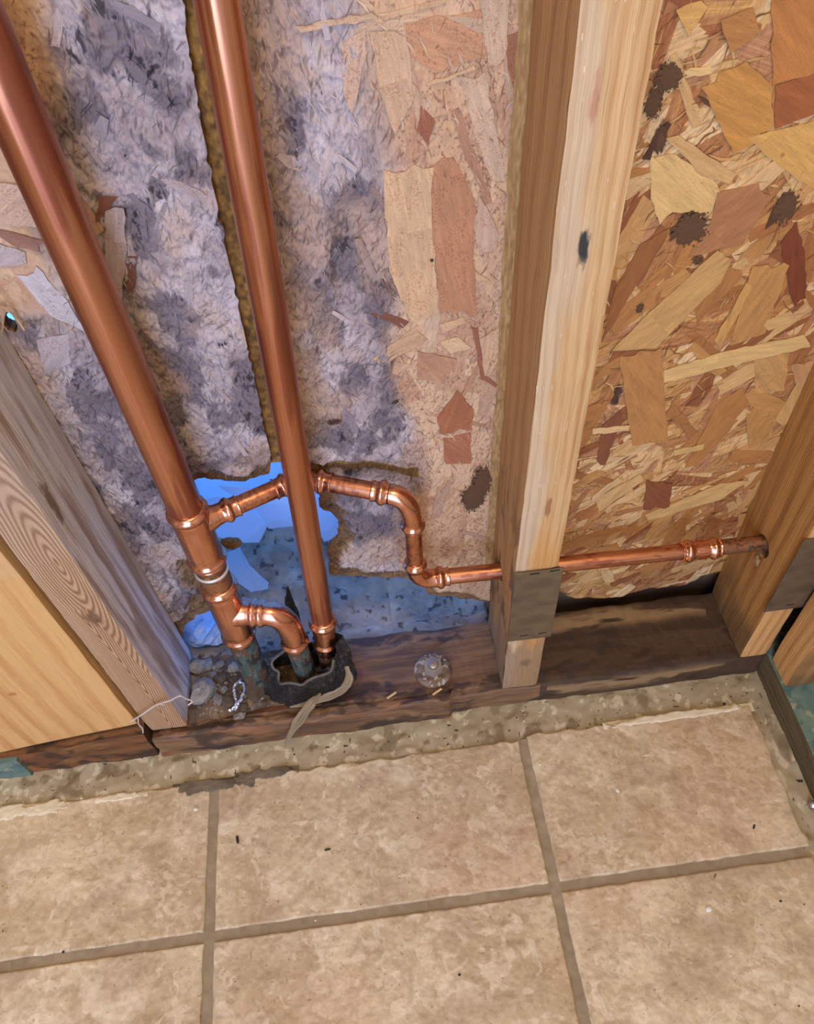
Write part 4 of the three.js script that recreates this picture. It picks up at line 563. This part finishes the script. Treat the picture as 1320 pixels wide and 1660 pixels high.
{ // black plastic wrapped round the two stubs, mouth standing open
  const t = thing('black_wrapping', 'torn black plastic wrapped round the old pipe stubs below the elbow', 'wrapping');
  const NU = 120, NV = 26, pos = [], uv = [], idx = [];
  for (let j = 0; j <= NV; j++) for (let i = 0; i <= NU; i++) {
    const th = i / NU * Math.PI * 2, s = j / NV, c = Math.cos(th), sn = Math.sin(th);                 // th 0 = +x, pi/2 = towards the room
    const rim = 0.074 + 0.046 * sm(0.5, 0.98, c) + 0.016 * sm(0.1, 0.5, sn) * sm(-0.3, 0.2, c) + 0.008 * sm(-0.1, -0.9, sn) + 0.016 * (n2(c * 2.2 + 4, sn * 2.2 + 5) - 0.5), y = 0.026 + (rim - 0.026) * s;
    const pinch = 1 - 0.16 * s + 0.10 * Math.sin(s * 3.1), cr = 1 + 0.34 * (fbm(c * 2.6 + 9, sn * 2.6 + s * 2, 4) - 0.5) + 0.16 * Math.abs(fbm(c * 5 + s * 3, sn * 5 - s * 2, 3) - 0.5) + 0.04 * Math.sin(th * 7 + s * 9);
    const rx = (0.0500 - 0.006 * s) * pinch * cr, rz = (0.0275 - 0.002 * s) * pinch * cr; pos.push(-0.1015 + 0.007 * s + rx * c, y + 0.004 * (fbm(th * 3, s * 6, 3) - 0.5), 0.0500 + rz * sn); uv.push(i / 20, s * 2);
  }
  for (let j = 0; j < NV; j++) for (let i = 0; i < NU; i++) { const a = j * (NU + 1) + i, b = a + 1, c = a + NU + 1, d = c + 1; idx.push(a, c, b, b, c, d); }
  const g = new THREE.BufferGeometry(); g.setAttribute('position', new THREE.Float32BufferAttribute(pos, 3)); g.setAttribute('uv', new THREE.Float32BufferAttribute(uv, 2)); g.setIndex(idx); g.computeVertexNormals();
  const black = std({ map: dataTex(512, 256, (u, v) => { const a = fbm(u * 30, v * 14, 4); let k = mix3([22, 22, 24], [62, 58, 56], a * 1.3 - 0.15); return mix3(k, [112, 100, 84], sm(0.6, 0.72, fbm(u * 24 + 8, v * 20, 4)) * 0.6); }), bumpMap: concBump, bumpScale: 0.003, roughness: 0.42, side: THREE.DoubleSide }); mesh('wrap', toCreasedNormals(g, 0.28), black, t); { const q = new THREE.CylinderGeometry(0.0185, 0.024, 0.085, 48, 16, true), p = q.attributes.position; for (let i = 0; i < p.count; i++) { const x = p.getX(i), y = p.getY(i), z = p.getZ(i), f = 1 + 0.4 * (fbm(x * 110 + y * 50, z * 110 + y * 70, 3) - 0.5); p.setXYZ(i, x * f, y + 0.010 * (n2(x * 120, z * 120) - 0.5) + x * 0.5, z * f); } q.translate(-0.0715, 0.052, 0.0480); mesh('inner_wrap', toCreasedNormals(q, 0.28), black, t); }
  const rimPts = []; for (let i = 14; i <= 78; i += 4) { const k = (NV * (NU + 1) + i % NU) * 3; rimPts.push(V(pos[k], pos[k + 1], pos[k + 2])); } mesh('rolled_rim', tube(rimPts, 0.0017, 60, 8), std({ color: css(96, 86, 76), roughness: 0.6 }), t);
const bg = lump(0.008, 0.062, 0.005, 6.1, 0.8, 4); bg.rotateX(-0.14); bg.translate(-0.104, 0.105, 0.012); mesh('torn_tail', bg, black, t);
}
const dry = std({ map: dataTex(128, 512, (u, v) => mix3([96, 80, 58], [172, 150, 114], fbm(u * 30, v * 4, 4) * 1.5 - 0.25)), roughness: 0.85, side: THREE.DoubleSide });
function blade(pts, ws, name, label) { // a dry strip: centre line and half widths
  const cv = new THREE.CatmullRomCurve3(pts), n = 40, pos = [], uv = [], idx = [];
  for (let i = 0; i <= n; i++) { const t = i / n, p = cv.getPoint(t), d = cv.getTangent(t), s = d.clone().cross(V(0, 0.45, 0.9)).normalize(), k = t * (ws.length - 1), a = Math.min(Math.floor(k), ws.length - 2), w = mix(ws[a], ws[a + 1], k - a) * (1 + 0.3 * (n2(t * 20, 3) - 0.5)); for (const [e, up] of [[-1, 0.0006], [0, -0.0004], [1, 0.0006]]) { const q = p.clone().addScaledVector(s, e * w); pos.push(q.x, q.y + up, q.z + up); uv.push((e + 1) / 2, t); } }
  for (let i = 0; i < n; i++) for (let e = 0; e < 2; e++) { const a = i * 3 + e, b = a + 1, c = a + 3, d = c + 1; idx.push(a, c, b, b, c, d); }
  const g = new THREE.BufferGeometry(); g.setAttribute('position', new THREE.Float32BufferAttribute(pos, 3)); g.setAttribute('uv', new THREE.Float32BufferAttribute(uv, 2)); g.setIndex(idx); g.computeVertexNormals(); return tag(mesh(name, g, dry), label, 'dry leaf');
}
blade([onZ(520, 1124, 0.085), onZ(505, 1140, 0.096), onZ(488, 1163, 0.102), onZ(472, 1188, 0.106), onZ(462, 1206, 0.107)], [0.0015, 0.0052, 0.0058, 0.003, 0.0008], 'dry_leaf', 'long dry tan leaf hanging over the front of the rotted plate');
blade([onZ(562, 1080, 0.075), onZ(566, 1100, 0.082), onZ(555, 1118, 0.086), onZ(530, 1130, 0.088), onZ(500, 1140, 0.090), onZ(470, 1146, 0.090)], [0.002, 0.004, 0.005, 0.0045, 0.003, 0.001], 'bark_strip', 'curled strip of dry bark lying round the foot of the black wrapping');
{
  const w = std({ color: css(206, 196, 186), metalness: 0.2, roughness: 0.5 }), t = thing('twisted_wire', 'thin pale twisted wire lying across the foot of the grey stud', 'wire');
  mesh('strand', tube([[212, 1170], [232, 1157], [255, 1142], [275, 1136], [292, 1128], [303, 1133], [312, 1137], [305, 1143]].map(([u, v], i) => onZ(u, v, 0.0935 + 0.0015 * Math.sin(i * 2))), 0.0009, 70, 8), w, t);
  mesh('strand', tube([[224, 1163], [225, 1174], [231, 1181], [232, 1188]].map(([u, v]) => onZ(u, v, 0.0955)), 0.0007, 24, 8), w, t); mesh('strand', tube([[250, 1145], [258, 1141], [265, 1143]].map(([u, v]) => onZ(u, v, 0.0955)), 0.0007, 16, 8), w, t);
  const f = thing('foil_twist', 'crumpled loop of shiny silver foil on the dirt beside the black wrapping', 'foil'); const foil = new THREE.MeshStandardMaterial({ color: css(226, 230, 236), metalness: 0.9, roughness: 0.3 });
  const g = tube([[372, 1152], [383, 1142], [381, 1128], [380, 1114], [388, 1105], [396, 1110], [395, 1124], [390, 1136], [382, 1150]].map(([u, v], i) => onY(u, v, 0.0455 + 0.001 * (i % 2))), 0.0017, 110, 8), p = g.attributes.position; for (let i = 0; i < p.count; i++) p.setXYZ(i, p.getX(i) + 0.0024 * (n2(p.getX(i) * 700, p.getZ(i) * 700) - 0.5), p.getY(i) + 0.003 * (n2(p.getX(i) * 600 + 9, p.getZ(i) * 600) - 0.5), p.getZ(i) + 0.0024 * (n2(p.getX(i) * 650, p.getZ(i) * 650 + 30) - 0.5)); mesh('loop', toCreasedNormals(g, 0.3), foil, f);
}
{ // grey root hair of the torn house wrap at the top of the grey stud, silvery nail head by the side plate
  const t = thing('loose_fibre', 'thin pale loose fibres sticking out behind the top of the grey stud', 'fibre'), m = std({ color: css(196, 164, 120) });
  mesh('strand', tube([[-4, 495], [12, 502], [28, 518], [40, 536]].map(([u, v], i) => onZ(u, v, 0.004 + 0.004 * (i % 2))), 0.0008, 24, 6), m, t); mesh('strand', tube([[6, 500], [6, 515], [3, 540]].map(([u, v]) => onZ(u, v, 0.006)), 0.0006, 16, 6), m, t);
  const s = new THREE.SphereGeometry(0.0048, 20, 14), p = onY(1319, 1304, 0); const b = mesh('round_nail', s, new THREE.MeshStandardMaterial({ color: css(190, 190, 196), metalness: 0.9, roughness: 0.3 })); b.position.set(p.x, SLAB + 0.0055, p.z); b.scale.y = 0.8; tag(b, 'round silvery nail lying on the screed beside the teal stained plate', 'nail');
}
{ // dirt and thinset smears, chips and crumbs on the floor
  const blob = (cx, cz, lx, lz, h, mat, name, label, cat, seed) => { const g = new THREE.PlaneGeometry(lx * 2, lz * 2, 70, 30); g.rotateX(-Math.PI / 2); const p = g.attributes.position; for (let i = 0; i < p.count; i++) { const x = p.getX(i), z = p.getZ(i), e = 1 - Math.hypot(x / lx, z / lz) + (fbm((x + cx) * 110 + seed, (z + cz) * 110, 4) - 0.5) * 1.5; p.setY(i, e > 0 ? h * Math.min(1, e * 3) * (0.6 + 0.8 * fbm(x * 300 + seed, z * 300, 2)) : -0.0035); } g.computeVertexNormals(); planar(g, 0.15); const m = mesh(name, g, mat); m.position.set(cx, TOP, cz); return tag(m, label, cat); };
  const mud = std({ map: dataTex(256, 256, (u, v) => mix3([84, 74, 58], [140, 124, 98], fbm(u * 14, v * 14, 5) * 1.4 - 0.2)), roughness: 0.95 }), white = std({ map: dataTex(128, 128, (u, v) => mix3([206, 190, 152], [238, 226, 196], fbm(u * 12, v * 12, 4))), roughness: 0.9 });
  blob(-0.212, 0.137, 0.045, 0.008, 0.0005, mud, 'dirt_smear', 'dark damp dirt smeared over the tile edge and grout below the dry leaf', 'dirt', 1); blob(-0.155, 0.132, 0.035, 0.006, 0.0005, mud, 'dirt_smear', 'thin brown dirt smear on the tile edge below the black wrapping', 'dirt', 5);
  blob(-0.405, 0.137, 0.055, 0.008, 0.0009, white, 'thinset_smear', 'cream thinset smear along the tile edge below the golden board', 'smear', 2); blob(-0.310, 0.136, 0.028, 0.004, 0.0009, white, 'thinset_smear', 'short cream thinset smear on the tile edge below the grey stud', 'smear', 3);
  blob(0.30, 0.130, 0.085, 0.005, 0.0008, white, 'thinset_smear', 'cream thinset line on the tile edge in the corner along the back plate', 'smear', 8);
  const cg = [0, 1, 2].map((k) => lump(1, 0.5, 0.8, k * 3 + 1, 0.5, 1)), cm = [css(232, 226, 210), css(52, 44, 36), css(150, 112, 70)].map((c) => std({ color: c }));
  const chips = [[1150, 1474, 0.0032, 0, 'white paint chip on the whole tile beyond the corner tile'], [1001, 1281, 0.0026, 0, 'white paint chip in the middle of the corner tile'], [317, 1312, 0.0026, 0, 'round white chip near the grout line below the grey stud'], [385, 1361, 0.0034, 1, 'long dark crumb on the tile below the dirt smear'], [531, 1377, 0.0026, 1, 'black crumb in the middle of the tile below the anchor bolt'], [1160, 1420, 0.0024, 2, 'brown wood sliver lying on the corner grout line'], [1223, 1340, 0.0022, 1, 'dark crumb at the right edge of the corner tile']];
  for (const [u, v, r, k, label] of chips) { const p = onY(u, v, 0.001), m = mesh('floor_chip', cg[k], cm[k]); m.position.set(p.x, TOP + r * 0.3, p.z); m.scale.set(r * (k ? 1.2 : 1), r * 0.8, r * (k ? 0.5 : 1)); m.rotation.y = u; tag(m, label, 'chip'); }
  const all = [], r = rngOf(99); for (let n = 0; n < 150; n++) { const strip = n < 90, x = -0.45 + r() * 0.86, z = strip ? 0.092 + r() * 0.04 : 0.13 + r() * 0.4, s = 0.0006 + r() * r() * 0.0016, g = new THREE.IcosahedronGeometry(s, 0); g.scale(1, 0.6, 0.8); g.translate(x, (strip ? SLAB + 0.001 : TOP) + s * 0.3, z); all.push(g); }
  const cr = mesh('crumbs', mergeGeometries(all.filter((_, i) => i % 3)), std({ color: css(216, 202, 170) })); tag(cr, 'scattered pale plaster crumbs on the tiles and along the screed', 'crumbs'); cr.userData.kind = 'stuff';
  const cd = mesh('crumbs', mergeGeometries(all.filter((_, i) => !(i % 3))), cm[1]); tag(cd, 'scattered dark grit on the tiles and along the screed', 'crumbs'); cd.userData.kind = 'stuff';
  for (const [u, v, label] of [[635, 1127, 'pale wood sliver on the rotted plate between the wrapping and the bolt'], [709, 1121, 'short yellow wood sliver in front of the anchor bolt washer']]) { const p = onY(u, v, 0.040), g = new THREE.BoxGeometry(0.012, 0.0012, 0.002, 4, 1, 1), m = mesh('wood_sliver', g, std({ color: css(218, 186, 124) })); m.position.set(p.x, PT + 0.0055, p.z); m.rotation.y = 0.5; tag(m, label, 'sliver'); }
}

// ------------------------------------------------------------------ the rest of the room, outside the frame
{
  const plaster = std({ color: css(214, 200, 176), roughness: 0.95 }), box = (name, a, b, mat = plaster) => { const g = new THREE.BoxGeometry(b[0] - a[0], b[1] - a[1], b[2] - a[2]); g.translate((a[0] + b[0]) / 2, (a[1] + b[1]) / 2, (a[2] + b[2]) / 2); const m = mesh(name, g, mat); m.userData.kind = 'structure'; return m; };
  box('ceiling', [-1.75, CEIL, -0.05], [0.62, CEIL + 0.05, 1.75]);
  box('wall_left', [-1.75, -0.13, -0.05], [-1.64, CEIL, 1.75]); box('wall_right', [0.4965, -0.13, -0.05], [0.60, CEIL, 1.75]);
  box('wall_back_plaster', [-1.64, -0.13, -0.05], [-0.63, CEIL, 0.089]); box('wall_back_upper', [-0.63, 1.21, 0.0], [-0.315, CEIL, 0.089]);
  box('wall_front', [-1.64, -0.13, 1.60], [-0.78, CEIL, 1.75]); box('wall_front', [0.06, -0.13, 1.60], [0.4965, CEIL, 1.75]); box('wall_front', [-0.78, 2.0, 1.60], [0.06, CEIL, 1.75]); box('wall_front', [-0.78, -0.13, 1.60], [0.06, 0.05, 1.75]);
  const w = struct(new THREE.Group()); w.name = 'added_door_1'; scene.add(w); const fm = std({ color: css(236, 234, 228), roughness: 0.5 });  // added unseen door, put in to cast cool frontal light
  for (const [x, y, a, b] of [[-0.36, 0.085, 0.84, 0.07], [-0.36, 1.965, 0.84, 0.07], [-0.745, 1.025, 0.07, 1.95], [0.025, 1.025, 0.07, 1.95]]) { const g = new THREE.BoxGeometry(a, b, 0.045); g.translate(x, y, 1.66); mesh('added_door_frame', g, fm, w); }
  const gl = new THREE.BoxGeometry(0.72, 1.84, 0.004); gl.translate(-0.36, 1.025, 1.66); mesh('added_pane', gl, new THREE.MeshPhysicalMaterial({ color: 0xffffff, transmission: 1, roughness: 0.02, thickness: 0 }), w);
  const l = thing('ceiling_lamp', 'square warm ceiling lamp above the room', 'lamp', [0.10, CEIL, 0.80]); const hs = new THREE.BoxGeometry(0.40, 0.03, 0.40); hs.translate(0, -0.015, 0); mesh('housing', hs, fm, l);
  const df = new THREE.BoxGeometry(0.36, 0.008, 0.36); df.translate(0, -0.034, 0); mesh('diffuser', df, std({ color: css(255, 240, 214), emissive: new THREE.Color().setRGB(1, 0.72, 0.4), emissiveIntensity: 2 }), l);
}

renderer.render(scene, camera);
